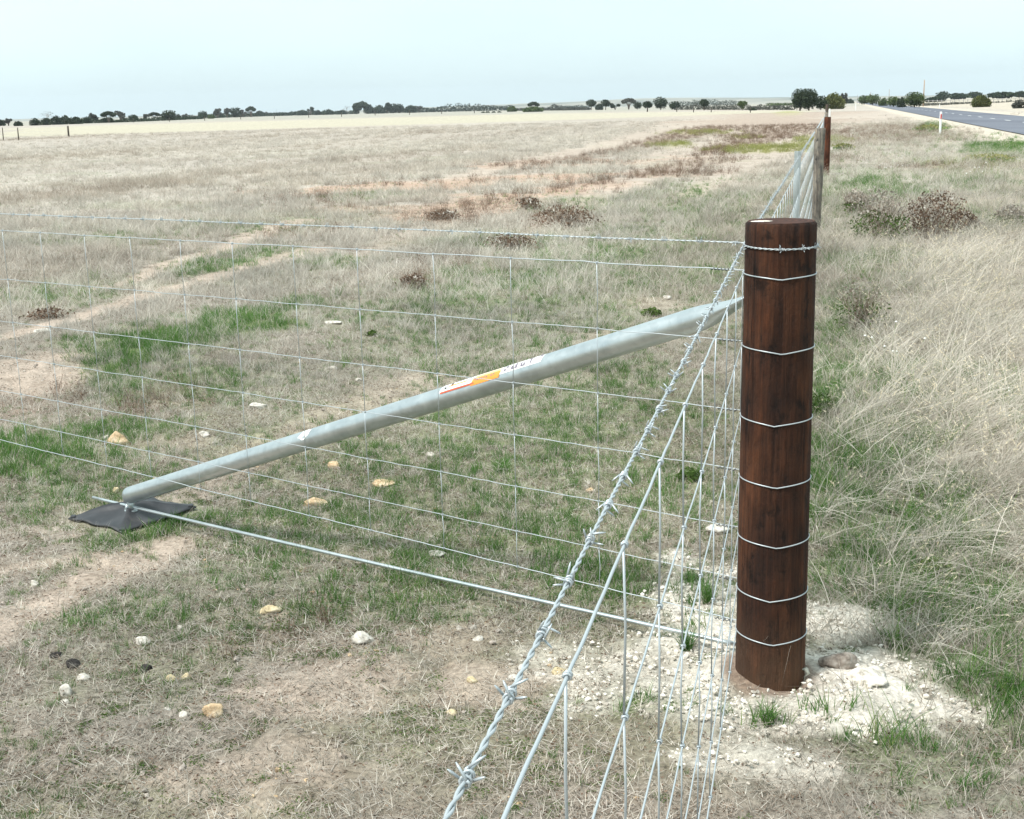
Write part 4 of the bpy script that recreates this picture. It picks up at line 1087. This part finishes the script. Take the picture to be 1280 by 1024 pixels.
# long grass of the road reserve
x, y = candidates(130, 90, 1.15); m = cover(x, y); n1 = noise_u(x, y, 1.1, 97)
lng = (1-m['red'])*m['right']*(1-.97*m['lime'])*(1-m['shoulder'])*(.12+.80*smooth(.42, .56, n1))*(1-.75*m['green'])+.10*smooth(3, 12, m['r'])*(1-m['bare'])*(1-m['right'])*smooth(.5, .62, n1)
core = .85*ell(x, y, [(1190,400,110,120,1), (1230,330,80,60,.8), (1080,330,60,40,.5), (1240,560,70,50,.6)], 700, .7)
lng = np.maximum(lng*.8, core*m['right'])*(1-.9*m['lime']); lng *= smooth(2.6, 3.6, m['r'])*.75+.25
keep = (U(len(x)) < lng)&road_free(m)&postfree(x, y)&((m['lat'] < 5.6)|(m['lat'] > 14))
scatter_object('long_dry_grass', 'long pale dry grass bent over on the road reserve', protos_long, *place(x, y, keep, .36+.48*core+.08*smooth(5, 15, m['r']), .22, kinds=7, yaw=(-.3+4.5*(fbm(x*.45, y*.45, 55, 3)-.5))[keep], grow=.35))
# mid-high green grass at the right
x, y = candidates(120, 60, 1.3); m = cover(x, y)
keep = (U(len(x)) < np.maximum(m['green'], .55*smooth(.50, .62, noise_u(x, y, .9, 111))*m['right'])*(m['right']*.75+.20*(1-m['near'])*(1-m['right']))*(1-.5*m['lime']))&road_free(m)&postfree(x, y)
scatter_object('tall_green_grass', 'taller green grass on the road reserve', protos_mid, *place(x, y, keep, .72, .12, kinds=3))
# red-brown dead weeds
x, y = candidates(170, 90, 1.25); m = cover(x, y)
keep = (U(len(x)) < (m['brn']*1.+.30*m['red']*smooth(.5, .6, noise_u(x, y, 1.5, 99)))*(1-.7*m['near']))&road_free(m)
scatter_object('dead_weeds', 'low red-brown dead weeds in patches', protos_brn, *place(x, y, keep, .62, .15, kinds=3))
x, y = candidates(60, 90, .9); m = cover(x, y)
keep = (U(len(x)) < m['yel'])&road_free(m)
scatter_object('yellow_green_weeds', 'yellow-green weeds in bright patches', protos_yel, *place(x, y, keep, .9, .15, kinds=3))
# crushed limestone crumbs and soil crumbs
def crumb(mname, sz):
    n = 14; V, F3 = [], []; 
    ico = [(0,0,1),(.9,0,.4),(.28,.85,.4),(-.72,.53,.4),(-.72,-.53,.4),(.28,-.85,.4),(.72,.53,-.4),(-.28,.85,-.4),(-.9,0,-.4),(-.28,-.85,-.4),(.72,-.53,-.4),(0,0,-1)]
    fc = [(0,1,2),(0,2,3),(0,3,4),(0,4,5),(0,5,1),(1,6,2),(2,7,3),(3,8,4),(4,9,5),(5,10,1),(2,6,7),(3,7,8),(4,8,9),(5,9,10),(1,10,6),(6,11,7),(7,11,8),(8,11,9),(9,11,10),(10,11,6)]
    for k in range(n):
        s = sz*(.3+RS.rand()**2.4*2.3); sq = np.array([1, .6+.5*RS.rand(), .4+.5*RS.rand()]); c = np.array([RS.randn()*.03, RS.randn()*.03, s*.3])
        V += [c+np.array(p)*s*(.55+.9*RS.rand(3))*sq for p in ico]; F3 += [tuple(i+12*k for i in f) for f in fc]
    me = npmesh('p', np.array(V), [np.array(F3)], MT[mname], smooth_=False); return bpy.data.objects.new('p', me)
x, y = candidates(900, 9, 1.8); m = cover(x, y)
keep = (U(len(x)) < (m['lime'] > .35)*m['lime']*.95)&(np.hypot(x-POST[0], y-POST[1]) > .14)
scatter_object('limestone_gravel', 'pale crushed limestone crumbs round the thick brown post', [crumb('gravel', .0034) for _ in range(4)]+[crumb('gravel', .0055)], *place(x, y, keep, 1., .06, kinds=5, grow=0))
x, y = candidates(90, 14, 1.8); m = cover(x, y)
keep = (U(len(x)) < (.10+.5*m['bare']+.4*m['near']*.5)*(1-m['lime'])*(1-.8*m['right']))
scatter_object('soil_crumbs', 'small crumbs of soil and grit on the bare ground', [crumb('rgrey', .004) for _ in range(4)]+[crumb('rtan', .0035)], *place(x, y, keep, .9, .06, kinds=5, grow=0))
# white flowers
fl = MB()
for k in range(7):
    x_, y_, z_ = RS.randn()*.09, RS.randn()*.09, .12+RS.rand()*.16
    fl.tube([(x_*.7, y_*.7, 0), (x_, y_, z_)], .0011, 4, mi=0); fl.tube([(x_, y_, z_), (x_, y_, z_+.004), (x_, y_, z_+.010)], [.003, .009, .004], 6, mi=1)
me_o = fl.build('white_flower_kind', [MT['green'], MT['flower']]); sc.collection.objects.unlink(me_o)
at_ = me_o.data.attributes.new('rnd', 'FLOAT', 'POINT'); at_.data.foreach_set('value', np.full(len(me_o.data.vertices), .7, np.float32))
x, y = candidates(4, 30, .9); m = cover(x, y)
keep = (U(len(x)) < m['right']*smooth(2.5, 4, m['r'])*.07*(1-m['lime'])*smooth(.45, .6, noise_u(x, y, .7, 101)))&(m['lat'] < 5)
scatter_object('white_flowers', 'scattered small white flower heads in the verge grass', [me_o], *place(x, y, keep, .8, .1, kinds=1))

# ------------------------------------------------------------------ shrubs, tussocks and weed clumps one can point at
def clump(px, py, wpx, hpx, kind, label, name='shrub', cat='shrub', stems=46, seed=1):
    P = gh(px, py); D_ = depth(P); W_ = wpx*D_/FPX/2; Hh = hpx*D_/FPX; rs = np.random.RandomState(seed+int(px))
    r_ = thing(name, label, cat, tuple(P))
    def obj_(nm, parts, mats):
        V, A, B, R_, mi = join(parts); me = npmesh(nm, V, [A, B], mats, mi=mi, attrs={'rnd': R_}, smooth_=False)
        o = link(bpy.data.objects.new(nm, me)); o.parent = r_; return o
    bw = max(.0022, .7*D_/FPX)
    if kind == 'tussock':
        obj_('foliage', [blades(int(stems*3), W_*.35, Hh*.6, Hh*1.2, bw, .8*W_/Hh*.8, .8, seg=4, droop=.45, rs=rs), blades(int(stems*.6), W_*.4, Hh*.5, Hh*1.1, bw, .8, .8, seg=4, droop=.4, rs=rs)], [MT['green'], MT['dry']]); return
    if kind == 'leafy':
        obj_('stem', [blades(stems//2, W_*.5, Hh*.5, Hh*.9, bw, .5, .2, rs=rs)], [MT['green']])
        V, A, B, R_ = leaves(stems*12, W_*1.15, Hh*.85, bw*3.6, rs=rs, up=.6); obj_('foliage', [(V, A, B, R_)], [MT['leafd']]); return
    # bushy: upright stems, leaves spread through the volume with a tinted top
    obj_('stem', [blades(stems*2, W_*.35, Hh*.7, Hh*1.05, bw, .75*W_/Hh, .3, seg=4, rs=rs), blades(stems, W_*.4, Hh*.6, Hh*1.1, bw, .8*W_/Hh, .3, rs=rs)], [MT['brown'], MT['dry']])
    n = stems*(44 if name == 'shrub' else 15); a = rs.rand(n)*2*np.pi; rr = rs.rand(n)**.5*(1 if name == 'shrub' else 1+.5*rs.rand(n)**3); z = rs.rand(n)
    prof = .55+.45*np.sin(np.pi*np.clip(z*.75+.15, 0, 1)); lump = .45+1.1*fbm(np.cos(a)*2+5, np.sin(a)*2+z*3, seed, 3)
    c = np.stack([np.cos(a)*rr*W_*prof*lump, np.sin(a)*rr*W_*prof*lump, z*Hh*(.75+.3*lump-.25*rr)], 1)
    d = rs.randn(n, 3); d /= np.linalg.norm(d, axis=1)[:, None]; e = np.cross(d, rs.randn(n, 3)); e /= np.linalg.norm(e, axis=1)[:, None]; s = bw*2.6*(.5+rs.rand(n))[:, None]
    V = np.stack([c-d*s, c-e*s*.5, c+d*s, c+e*s*.5], 1).reshape(-1, 3); b = np.arange(n)*4; F = np.stack([b, b+1, b+2, b+3], 1)
    gm = {'green': 'leafd', 'brown': 'brown', 'olive': 'green'}[kind]
    hi = (z > .62)|(rs.rand(n) < .15); R_ = np.repeat(rs.rand(n), 4); Z3 = np.zeros((0, 3), int)
    if kind == 'brown': hi = rs.rand(n) < .22
    def sub(mask): 
        i = np.nonzero(mask)[0]; vi = (i[:, None]*4+np.arange(4)).ravel(); k = np.arange(len(i))*4
        return V[vi], np.stack([k, k+1, k+2, k+3], 1), Z3, R_[vi]
    obj_('foliage', [sub(~hi), sub(hi)], [MT[gm], MT['drygrey'] if kind != 'olive' else MT['yel']])
clump(1098, 302, 76, 66, 'green', 'bushy shrub with dark green base, left of the pair on the verge')
clump(1162, 299, 84, 62, 'brown', 'brown dry twiggy shrub, right one of the pair on the verge', seed=5)
clump(1068, 270, 34, 32, 'green', 'small greyish shrub close behind the left shrub of the pair', seed=7, stems=30)
clump(1205, 290, 40, 26, 'brown', 'low brown shrub against the right side of the twiggy shrub', seed=9, stems=26)
clump(1265, 286, 44, 30, 'green', 'dark leafy shrub on the verge at the right edge of the photo', seed=4, stems=30)
clump(1240, 203, 60, 11, 'olive', 'yellow-green tuft of weeds beside the sandy road edge', 'weed_clump', 'weeds', 34, 3)
clump(1056, 188, 24, 9, 'olive', 'small green weed right of the white capped stake', 'weed_clump', 'weeds', 24, 3)
clump(1162, 164, 30, 8, 'olive', 'green weed tuft at the foot of the reflector post', 'weed_clump', 'weeds', 24, 8)
clump(642, 312, 62, 20, 'brown', 'flat red-brown dead weed clump just below the top barbed wire', 'weed_clump', 'weeds', 60, 3)
clump(705, 284, 76, 28, 'brown', 'largest red-brown dead weed clump out in the paddock', 'weed_clump', 'weeds', 60, 6)
clump(516, 360, 34, 18, 'brown', 'red-brown weed clump in dry grass left of the pipe top', 'weed_clump', 'weeds', 36, 6)
clump(663, 262, 26, 16, 'brown', 'small brown weed clump behind the largest one', 'weed_clump', 'weeds', 30, 2)
clump(555, 274, 40, 12, 'brown', 'low brown weeds on the red soil', 'weed_clump', 'weeds', 30, 4)
clump(628, 590, 50, 26, 'tussock', 'yellow-green tussock drooping over under the pipe', 'grass_tussock', 'grass tussock', 40, 3)
clump(1168, 722, 46, 30, 'leafy', 'dark leafy weed in the grass right of the thick post', 'weed_plant', 'weed', 50, 3)
clump(1158, 622, 34, 24, 'leafy', 'bushy green weed halfway up the verge right of the thick post', 'weed_plant', 'weed', 50, 8)
clump(1026, 515, 40, 30, 'leafy', 'dark green weed pressed against the right side of the thick post', 'weed_plant', 'weed', 50, 9)
clump(1076, 412, 64, 66, 'green', 'tall loose olive weed standing alone on the verge right of the thick post', 'weed_plant', 'weed', 60, 11)
clump(814, 394, 22, 12, 'leafy', 'small dark rosette weed just above the top of the pipe', 'weed_plant', 'weed', 26, 11)
clump(862, 600, 30, 18, 'leafy', 'green weed between the wires left of the thick post', 'weed_plant', 'weed', 30, 12)
clump(885, 755, 40, 50, 'tussock', 'green grass tuft in crushed limestone left of the thick post', 'grass_tussock', 'grass tussock', 36, 13)
clump(858, 812, 40, 40, 'tussock', 'green grass tuft behind the steel rod near the thick post', 'grass_tussock', 'grass tussock', 36, 14)
clump(960, 905, 46, 44, 'tussock', 'green grass tuft in front of the foot of the thick post', 'grass_tussock', 'grass tussock', 26, 15)
clump(1105, 800, 44, 26, 'tussock', 'green grass tuft on limestone right of the thick post', 'grass_tussock', 'grass tussock', 30, 16)
clump(60, 397, 44, 13, 'brown', 'brownish low weed clump beside the wheel track at the left', 'weed_clump', 'weeds', 30, 17)
clump(465, 420, 10, 8, 'leafy', 'tiny weed on thin grass above the pipe', 'weed_plant', 'weed', 10, 17)

# ------------------------------------------------------------------ trees
def crown_pts(rs, blobs, n, leaf):
    """leaf clumps near the surface of several lumps; blobs: (x, y, z, rx, ry, rz)"""
    w_ = np.array([b[3]*b[5] for b in blobs]); w_ = w_/w_.sum(); k = rs.choice(len(blobs), n, p=w_); B = np.array(blobs)[k]
    d = rs.randn(n, 3); d /= np.linalg.norm(d, axis=1)[:, None]; q = (.35+.65*rs.rand(n)**.5)*(.8+.45*fbm(d[:, 0]*2.5+k, d[:, 1]*2.5+d[:, 2]*2, 3, 3))
    c = B[:, :3]+d*B[:, 3:]*q[:, None]*1.22
    u = rs.randn(n, 3); u /= np.linalg.norm(u, axis=1)[:, None]; e = np.cross(u, rs.randn(n, 3)); e /= np.linalg.norm(e, axis=1)[:, None]; s = leaf*(.5+rs.rand(n))[:, None]
    V = np.stack([c-u*s, c-e*s*.7, c+u*s, c+e*s*.7], 1).reshape(-1, 3); b = np.arange(n)*4
    return V, np.stack([b, b+1, b+2, b+3], 1), np.repeat(rs.rand(n), 4)
def tree(px, pb, wpx, hpx, kind, label, group='trees along the horizon', m_=None, name='tree', n=None):
    y0 = min(pb, 9999); P = gnd(px, max(pb, 136-.0235*(px-640)+2.2)); P[2] = H1(P[0], P[1]); D_ = depth(P)
    hor = 512-FPX*((np.array([P[0], P[1], P[2]])-CC)@UP)/D_
    Hh = (hpx+(hor-pb))*D_/FPX; W_ = wpx*D_/FPX/2; rs = np.random.RandomState(int(px*13+hpx)); cat = 'tree' if name == 'tree' else 'shrub'
    r_ = thing(name, label, cat, tuple(P), group); T = MB(); bl = []; leaf = max(W_, Hh/2)*.12
    tk = Hh*.035
    if kind == 'round':
        bl = [(0,0,Hh*.62,W_,W_*.9,Hh*.38),(W_*.25,0,Hh*.5,W_*.7,W_*.7,Hh*.34),(-W_*.35,0,Hh*.45,W_*.6,W_*.6,Hh*.3)]; T.tube([(0,0,-.2),(0,0,Hh*.6)],[tk*1.3,tk],6)
    elif kind == 'ball':
        bl = [(0,0,Hh*.70,W_,W_,Hh*.30),(W_*.3,0,Hh*.64,W_*.6,W_*.6,Hh*.22)]; T.tube([(0,0,-.2),(W_*.05,0,Hh*.65)],[tk*1.5,tk],6); T.tube([(W_*.03,0,Hh*.4),(W_*.4,0,Hh*.65)],tk*.6,5)
    elif kind == 'mound':
        bl = [(0,0,Hh*.36,W_*.8,W_*.7,Hh*.50),(W_*.45,0,Hh*.30,W_*.55,W_*.6,Hh*.36),(-W_*.48,0,Hh*.30,W_*.52,W_*.6,Hh*.40),(W_*.1,0,Hh*.62,W_*.4,W_*.5,Hh*.32)]; T.tube([(0,0,-.2),(0,0,Hh*.5)],tk,5)
        T.tube([(0,0,0),(W_*.4,0,Hh*.4)],tk*.7,5); T.tube([(0,0,0),(-W_*.4,0,Hh*.4)],tk*.7,5)
    elif kind == 'umbrella':
        for i in range(5):
            a = -1+2*i/4; bl.append((a*W_*.72, rs.randn()*W_*.2, Hh*(.84-.16*a*a), W_*.36, W_*.36, Hh*.13))
            T.tube([(0,0,-.2),(a*W_*.15,0,Hh*.35),(a*W_*.65,0,Hh*.78)],[tk*1.2,tk*.9,tk*.5],5)
    elif kind == 'open':
        for i in range(7):
            a = rs.rand()*2-1; z = .45+.45*rs.rand(); bl.append((a*W_*.75, rs.randn()*W_*.3, Hh*z, W_*.32, W_*.32, Hh*.16)); T.tube([(0,0,-.2),(a*W_*.2,0,Hh*z*.5),(a*W_*.7,0,Hh*z)],[tk*1.2,tk*.9,tk*.5],5)
    elif kind == 'arch':
        for i in range(9):
            a = math.pi*(i/8); j_ = .85+.5*rs.rand(); bl.append((-math.cos(a)*W_*.66, rs.randn()*W_*.15, Hh*(.26+.50*math.sin(a)), W_*.33*j_, W_*.4, Hh*.20*j_))
        for s_ in (-1, 1): T.tube([(s_*W_*.6,0,-.2),(s_*W_*.7,0,Hh*.4),(s_*W_*.3,0,Hh*.8)],[tk*1.6,tk*1.2,tk*.6],6)
    elif kind == 'vase':
        bl = [(0,0,Hh*.72,W_*.85,W_*.8,Hh*.24),(-W_*.4,0,Hh*.78,W_*.5,W_*.5,Hh*.2),(W_*.45,0,Hh*.76,W_*.5,W_*.5,Hh*.2),(0,0,Hh*.42,W_*.42,W_*.42,Hh*.24)]; T.tube([(0,0,-.2),(0,0,Hh*.6)],[tk*1.6,tk],6)
    if kind in ('bare', 'dead'):
        def br_(p, d, L, rad, dep):
            q = p+d*L; T.tube([p, (p+q)/2+rs.randn(3)*L*.04, q], [rad, rad*.8, rad*.6], 4)
            if dep > 0:
                for _ in range(3 if kind == 'bare' else 2):
                    nd = d+rs.randn(3)*.55; nd[2] = abs(nd[2])*.8+.15; nd /= np.linalg.norm(nd); br_(q, nd, L*.68, rad*.6, dep-1)
        d0 = np.array([0, 0, 1.]) if kind == 'bare' else np.array([-.75, 0, .6])
        br_(np.array([W_*.6 if kind == 'dead' else 0, 0, -.1]), d0/np.linalg.norm(d0), Hh*.36, tk*.8, 4)
        T.build('trunk', MT['deadwood'], r_); 
        if kind == 'bare':
            V, F, R_ = crown_pts(rs, [(0,0,Hh*.7,W_,W_*.8,Hh*.28)], 90, leaf*.5)
            o = link(bpy.data.objects.new('crown', npmesh('crown', V, [F], MT['tpale'], attrs={'rnd': R_}, smooth_=False))); o.parent = r_
        return r_
    T.build('trunk', MT['bark'], r_)
    n = n or 900; V, F, R_ = crown_pts(rs, bl, n, leaf*(900/n)**.4)
    mm_ = m_ or {'umbrella': 'tpale', 'open': 'tpale', 'vase': 'tgreen'}.get(kind, 'tdark')
    o = link(bpy.data.objects.new('crown', npmesh('crown', V, [F], MT[mm_], attrs={'rnd': R_}, smooth_=False))); o.parent = r_
    return r_
MT['deadwood'] = mat('dead_wood', (.30,.27,.25), .9)
G1 = 'trees along the horizon'
TR = [(1,157.5,12,8,'mound','dark round bush cut by the left edge of the horizon',None),
 (11,157.5,10,9,'open','pale thin tree between the edge bush and a dark dome',None),
 (23,157.7,11,6,'mound','low dark dome bush standing free with sky at its right',None),
 (44,157,13,9,'mound','left end of the long dark thicket, under the bare tree',None),
 (58,156.5,14,9,'mound','part of the long dark thicket directly below the bare tree',None),
 (71,156,15,11,'mound','middle dome of the long dark thicket',None),
 (82,155.6,15,11,'mound','highest dome of the long dark thicket',None),
 (95,155.2,17,9,'mound','right end of the long dark thicket, tapering down',None),
 (60,155,18,15,'bare','pale leafless tree rising above the long dark thicket',None),
 (109,154.5,10,8,'round','dark round tree just right of the long thicket',None),
 (118,154,14,11,'open','thin see-through tree next to the round one',None),
 (136,153.6,18,14,'umbrella','umbrella shaped tree with visible trunks near the left',  'tdark'),
 (133,153.6,16,6,'mound','low dark scrub under the umbrella shaped tree',None),
 (151,152.8,15,13,'open','pale open tree right of the umbrella shaped one',None),
 (167,152.3,11,8,'round','small dark round tree between pale open trees',None),
 (182,151.5,10,8,'open','small pale tree with a slanting crown',None),
 (193,150.6,13,10,'umbrella','low arching tree with light showing under its crown','tdark'),
 (211,150.8,16,12,'round','large dark round tree, the widest on the left horizon',None),
 (223,149.6,8,7,'mound','small dark bush leaning on the widest round tree',None),
 (232,148.8,9,7,'open','faint thin tree before the ball shaped one',None),
 (254,148.6,10,9,'round','ball shaped tree standing alone on the left horizon',None),
 (264,148.5,8,6,'mound','greenish bush right of the ball shaped tree','tgreen'),
 (272,147.8,12,11,'open','tall ragged tree with a dark top knot',None),
 (284,147.4,13,11,'open','pale thin group tree between two darker ones',None),
 (295,147,12,12,'round','dark full crown in the ragged group',None),
 (304,146.6,11,9,'open','right flank tree of the ragged group',None),
 (314,146.4,11,13,'umbrella','flat topped tree on bare trunks standing clear of its neighbours','tdark'),
 (325,145.7,12,7,'mound','dark dome left of the leaning dead tree',None),
 (334,145.3,8,5,'open','small pale bush beside the dark dome',None),
 (346,144.6,13,11,'dead','dead leaning tree with bare branches',None),
 (352,144.4,24,3.2,'mound','flat low scrub under the dead leaning tree',None),
 (378,143.6,14,6,'mound','low dark bush left of the ragged round one',None),
 (388,143.3,9,8.5,'open','ragged round tree in low scrub','tdark'),
 (397,143,9,5,'mound','low scrub right of the ragged round tree',None),
 (410,142.6,15,5.5,'mound','flat wide dark bush halfway to the arching tree',None),
 (427,142,13,4,'mound','low bush left of the pale dead tree',None),
 (434,142,8,9,'bare','pale bare tree left of the arching tree',None),
 (453,141.8,24,14,'arch','big arching tree with a gap of sky inside its crown',None),
 (474,140.9,16,9,'mound','dark dome between the arching tree and the tall clump',None),
 (484,140.8,12,12,'open','tall ragged tree, left one of the tall clump','tdark'),
 (492,140.6,13,10,'round','middle tree of the tall clump',None),
 (500,140.2,9,9.5,'round','right tree of the tall clump with a pointed top',None),
 (514,139.9,15,8.5,'mound','dark sloping dome right of the tall clump',None),
 (524,139.4,9,7,'open','pale thin tree before the long low wood',None),
 (640,139.8,12,7,'mound','green bush where the low wood ends','tgreen'),
 (667,139.5,13,12,'umbrella','dark mushroom shaped tree behind green scrub','tdark'),
 (666,140,24,6,'mound','wide green bush below the mushroom shaped tree','tgreen'),
 (739,137.5,11,12,'ball','ball crowned tree, left one of a joined pair',None),
 (749,137.6,10,8,'mound','dark bush bridging the joined pair of trees',None),
 (757,137.6,10,12,'ball','right tree of the joined pair',None),
 (769,137.3,12,8,'open','ragged dark tree right of the joined pair','tdark'),
 (786,137,16,14,'umbrella','wide pale domed tree with light under it',None),
 (797,137,9,9,'round','dark bush at the right of the wide pale domed tree',None),
 (809.5,139.5,10,12,'ball','small ball crowned tree on one thin trunk',None),
 (826,137.5,15,15,'round','biggest round crown in the middle of the horizon',None),
 (843,137.6,12,10,'round','flatter dark crown joined to the biggest round one',None),
 (880,138,9,13,'ball','lone ball crowned tree against the pale hills',None),
 (928,138,12,11,'vase','green vase shaped tree',  'tgreen'),
 (941,138.2,9,3,'mound','low dark bush beside the vase shaped tree',None),
 (1000,138.5,18,25,'round','left half of the large dark tree near the far end of the fence','tdark'),
 (1011,138.3,18,25,'round','right half of the large dark tree near the far end of the fence','tdark'),
 (1026,137.6,14,16,'round','dark bush in the gap between the large dark tree and the olive bush','tdark'),
 (1042,136.5,26,20,'mound','rounded olive green bush behind the end of the fence','tolive'),
 (1054,135,10,17,'open','thin grey tree at the right shoulder of the olive bush',None),
 (1062,129.5,10,6,'mound','distant dark bush at the end of the road',None),
 (1080,131.2,13,11,'round','leftmost dark green tree along the far side of the road','tgreen'),
 (1091,131.6,14,13,'round','round green tree by the first power pole','tgreen'),
 (1104,132.6,12,10,'mound','low green tree between two power poles','tgreen'),
 (1117,133.8,14,12,'round','bright green tree left of the big green one','tgreen'),
 (1127,134.4,12,13,'mound','bushy dark tree touching the big green one',None),
 (1143,134.6,21,18,'round','big green tree beside the orange brown pole','tgreen'),
 (1168,128.5,22,7,'mound','flat dark tree right of the orange brown pole',None),
 (1178,127.2,14,12,'round','peaked dark tree behind the pale railing',None),
 (1198,126.6,22,9,'round','broad dark tree group with two humps',None),
 (1218,125.6,16,10,'round','dark tree partly behind the olive roadside bush',None),
 (1226,134.3,23,15,'mound','olive green roadside bush on the far verge','tolive'),
 (1252,126,28,10,'round','long dark crown behind the right verge',None),
 (1277,124.6,18,10,'round','dark tree cut by the right edge',None),
 (1274,136,17,11,'mound','pale grey bush on the far verge at the right edge','tpale')]
for t_ in TR:
    near_ = t_[2] > 16 and t_[3] > 12
    tree(t_[0], t_[1], t_[2], t_[3], t_[4], t_[5], G1, t_[6], n=2600 if near_ else None)
for i, (x_, b_) in enumerate(((604,141.2),(609.5,141.1),(617,141),(624,140.8))):
    tree(x_, b_, 5, 1.6, 'mound', ['leftmost', 'second', 'third', 'rightmost'][i]+' of four tiny dark bushes in a row on the pale paddock', 'four tiny bushes', None, 'bush', 120)
# continuous low woods and scrub that read as one mass
def belt(name, segs, m_, label, leafpx=1.6):
    rs = np.random.RandomState(len(label)); VV, FF, RR = [], [], []; o_ = 0
    for (xa_, xb_, ba, bb, hp) in segs:
        nb = max(2, int((xb_-xa_)/6))
        for i in range(nb):
            t = (i+.5)/nb; px = xa_+(xb_-xa_)*t; pb = ba+(bb-ba)*t; hor = 136-.0235*(px-640)
            P = gnd(px, max(pb, hor+2.0)); P[2] = H1(P[0], P[1]); D_ = depth(P); hh = (hp*(.6+.6*rs.rand())+max(0, (hor+2.0)-pb))*D_/FPX; W_ = 6*D_/FPX
            V, F, R_ = crown_pts(rs, [(P[0], P[1], hh*.4, W_*.9, W_*.6, hh*.6)], 200, leafpx*.5*D_/FPX); VV.append(V); FF.append(F+o_); RR.append(R_); o_ += len(V)
    o = link(bpy.data.objects.new(name, npmesh(name, np.vstack(VV), [np.vstack(FF)], MT[m_], attrs={'rnd': np.concatenate(RR)}, smooth_=False)))
    tag(o, label, 'woodland', None, 'stuff')
belt('low_wood', [(100,160,154.6,152.8,5),(160,255,152.8,148.8,4.4),(255,345,148.2,145,5.2),(345,400,145,143,4),(462,528,141,139.2,5),(528,552,139.4,138.9,4),(552,600,138.9,138,7),(600,640,138,137.4,6),(366,376,143.6,143.4,3),(232,250,149,148.6,3),(400,445,142.8,141.7,2.5)], 'tdark', 'long low dark wood along the middle of the horizon')
belt('low_scrub', [(640,735,138.8,137.8,3.5),(690,702,137.5,137.2,6),(845,880,137.4,137.2,7),(880,925,137.2,137.4,6),(930,992,137.4,137.6,5)], 'tpale', 'grey low scrub in front of the pale hills')
belt('far_green_trees', [(960,988,132.5,132,4)], 'tgreen', 'low green trees on the rise before the large dark tree')
belt('distant_treeline', [(846,922,130.5,130.2,4.5),(700,735,135.5,135,3)], 'tblue', 'hazy distant tree line on the hills', 1.2)
belt('verge_scrub', [(1152,1215,132.5,130.5,3.4),(1240,1290,130.5,129,4)], 'tpale', 'grey scrub and rough ground along the far side of the road', 1.2)

# power poles by the road
def pole(px, pb, top_px, wpx, label, mk_='polewood'):
    hor = 136-.0235*(px-640); P = gnd(px, max(pb, hor+2.2)); D_ = depth(P); h = (max(pb, hor+2.2)-top_px)*D_/FPX; r = wpx*D_/FPX/2
    t_ = thing('power_pole', label, 'power pole', tuple(P), 'power poles along the road')
    q = MB(); q.tube([(0,0,-.5),(0,0,h)], [r, r*.75], 10); q.build('pole', MT[mk_], t_);
MT['polewood'] = mat('pole_timber', (.36,.25,.17), .85); MT['polegrey'] = mat('pole_grey', (.34,.32,.31), .85)
pole(1154, 133, 101, 1.5, 'orange brown power pole beside the big green tree, the nearest and tallest')
pole(1111, 130, 112, 1.0, 'thin power pole left of the orange brown one', 'polegrey')
pole(1088, 129, 116, .8, 'pale slim power pole rising from the round green tree', 'polegrey')
pole(1071.5, 128.6, 119, .6, 'farthest faint power pole at the end of the road', 'polegrey')
# pale railing on the far verge
fr = thing('rail_fence', 'long pale post and rail fence behind the far side of the road', 'fence', tuple(gnd(1155, 131.5)))
B_ = np.array(fr.location); E_ = gnd(1290, 128.2)
for z in (.45, 1.0):
    q = MB(); q.tube([np.array([0, 0, z]), E_-B_+np.array([0, 0, z])], .05, 5); q.build('rail', MT['polegrey'], fr)
for i in range(26):
    p = (E_-B_)*i/25; q = MB(); q.tube([p, p+np.array([0, 0, 1.2])], .09, 6); q.build('post', MT['polegrey'], fr)

# ------------------------------------------------------------------ air
hz = MB(); hz.box((0, 0, 60), (15000, 15000, 130))
hm = bpy.data.materials.new('air'); hm.use_nodes = True; t = hm.node_tree; t.nodes.clear(); o_ = t.nodes.new('ShaderNodeOutputMaterial'); pv = t.nodes.new('ShaderNodeVolumePrincipled')
pv.inputs['Color'].default_value = (.86, .93, 1, 1); pv.inputs['Density'].default_value = 1.2e-4; pv.inputs['Anisotropy'].default_value = .2
t.links.new(pv.outputs[0], o_.inputs['Volume'])
HAZE = True
if HAZE:
    h_ = hz.build('haze', hm, None, False); tag(h_, 'thin pale haze over the far paddocks and hills', 'haze', None, 'stuff')
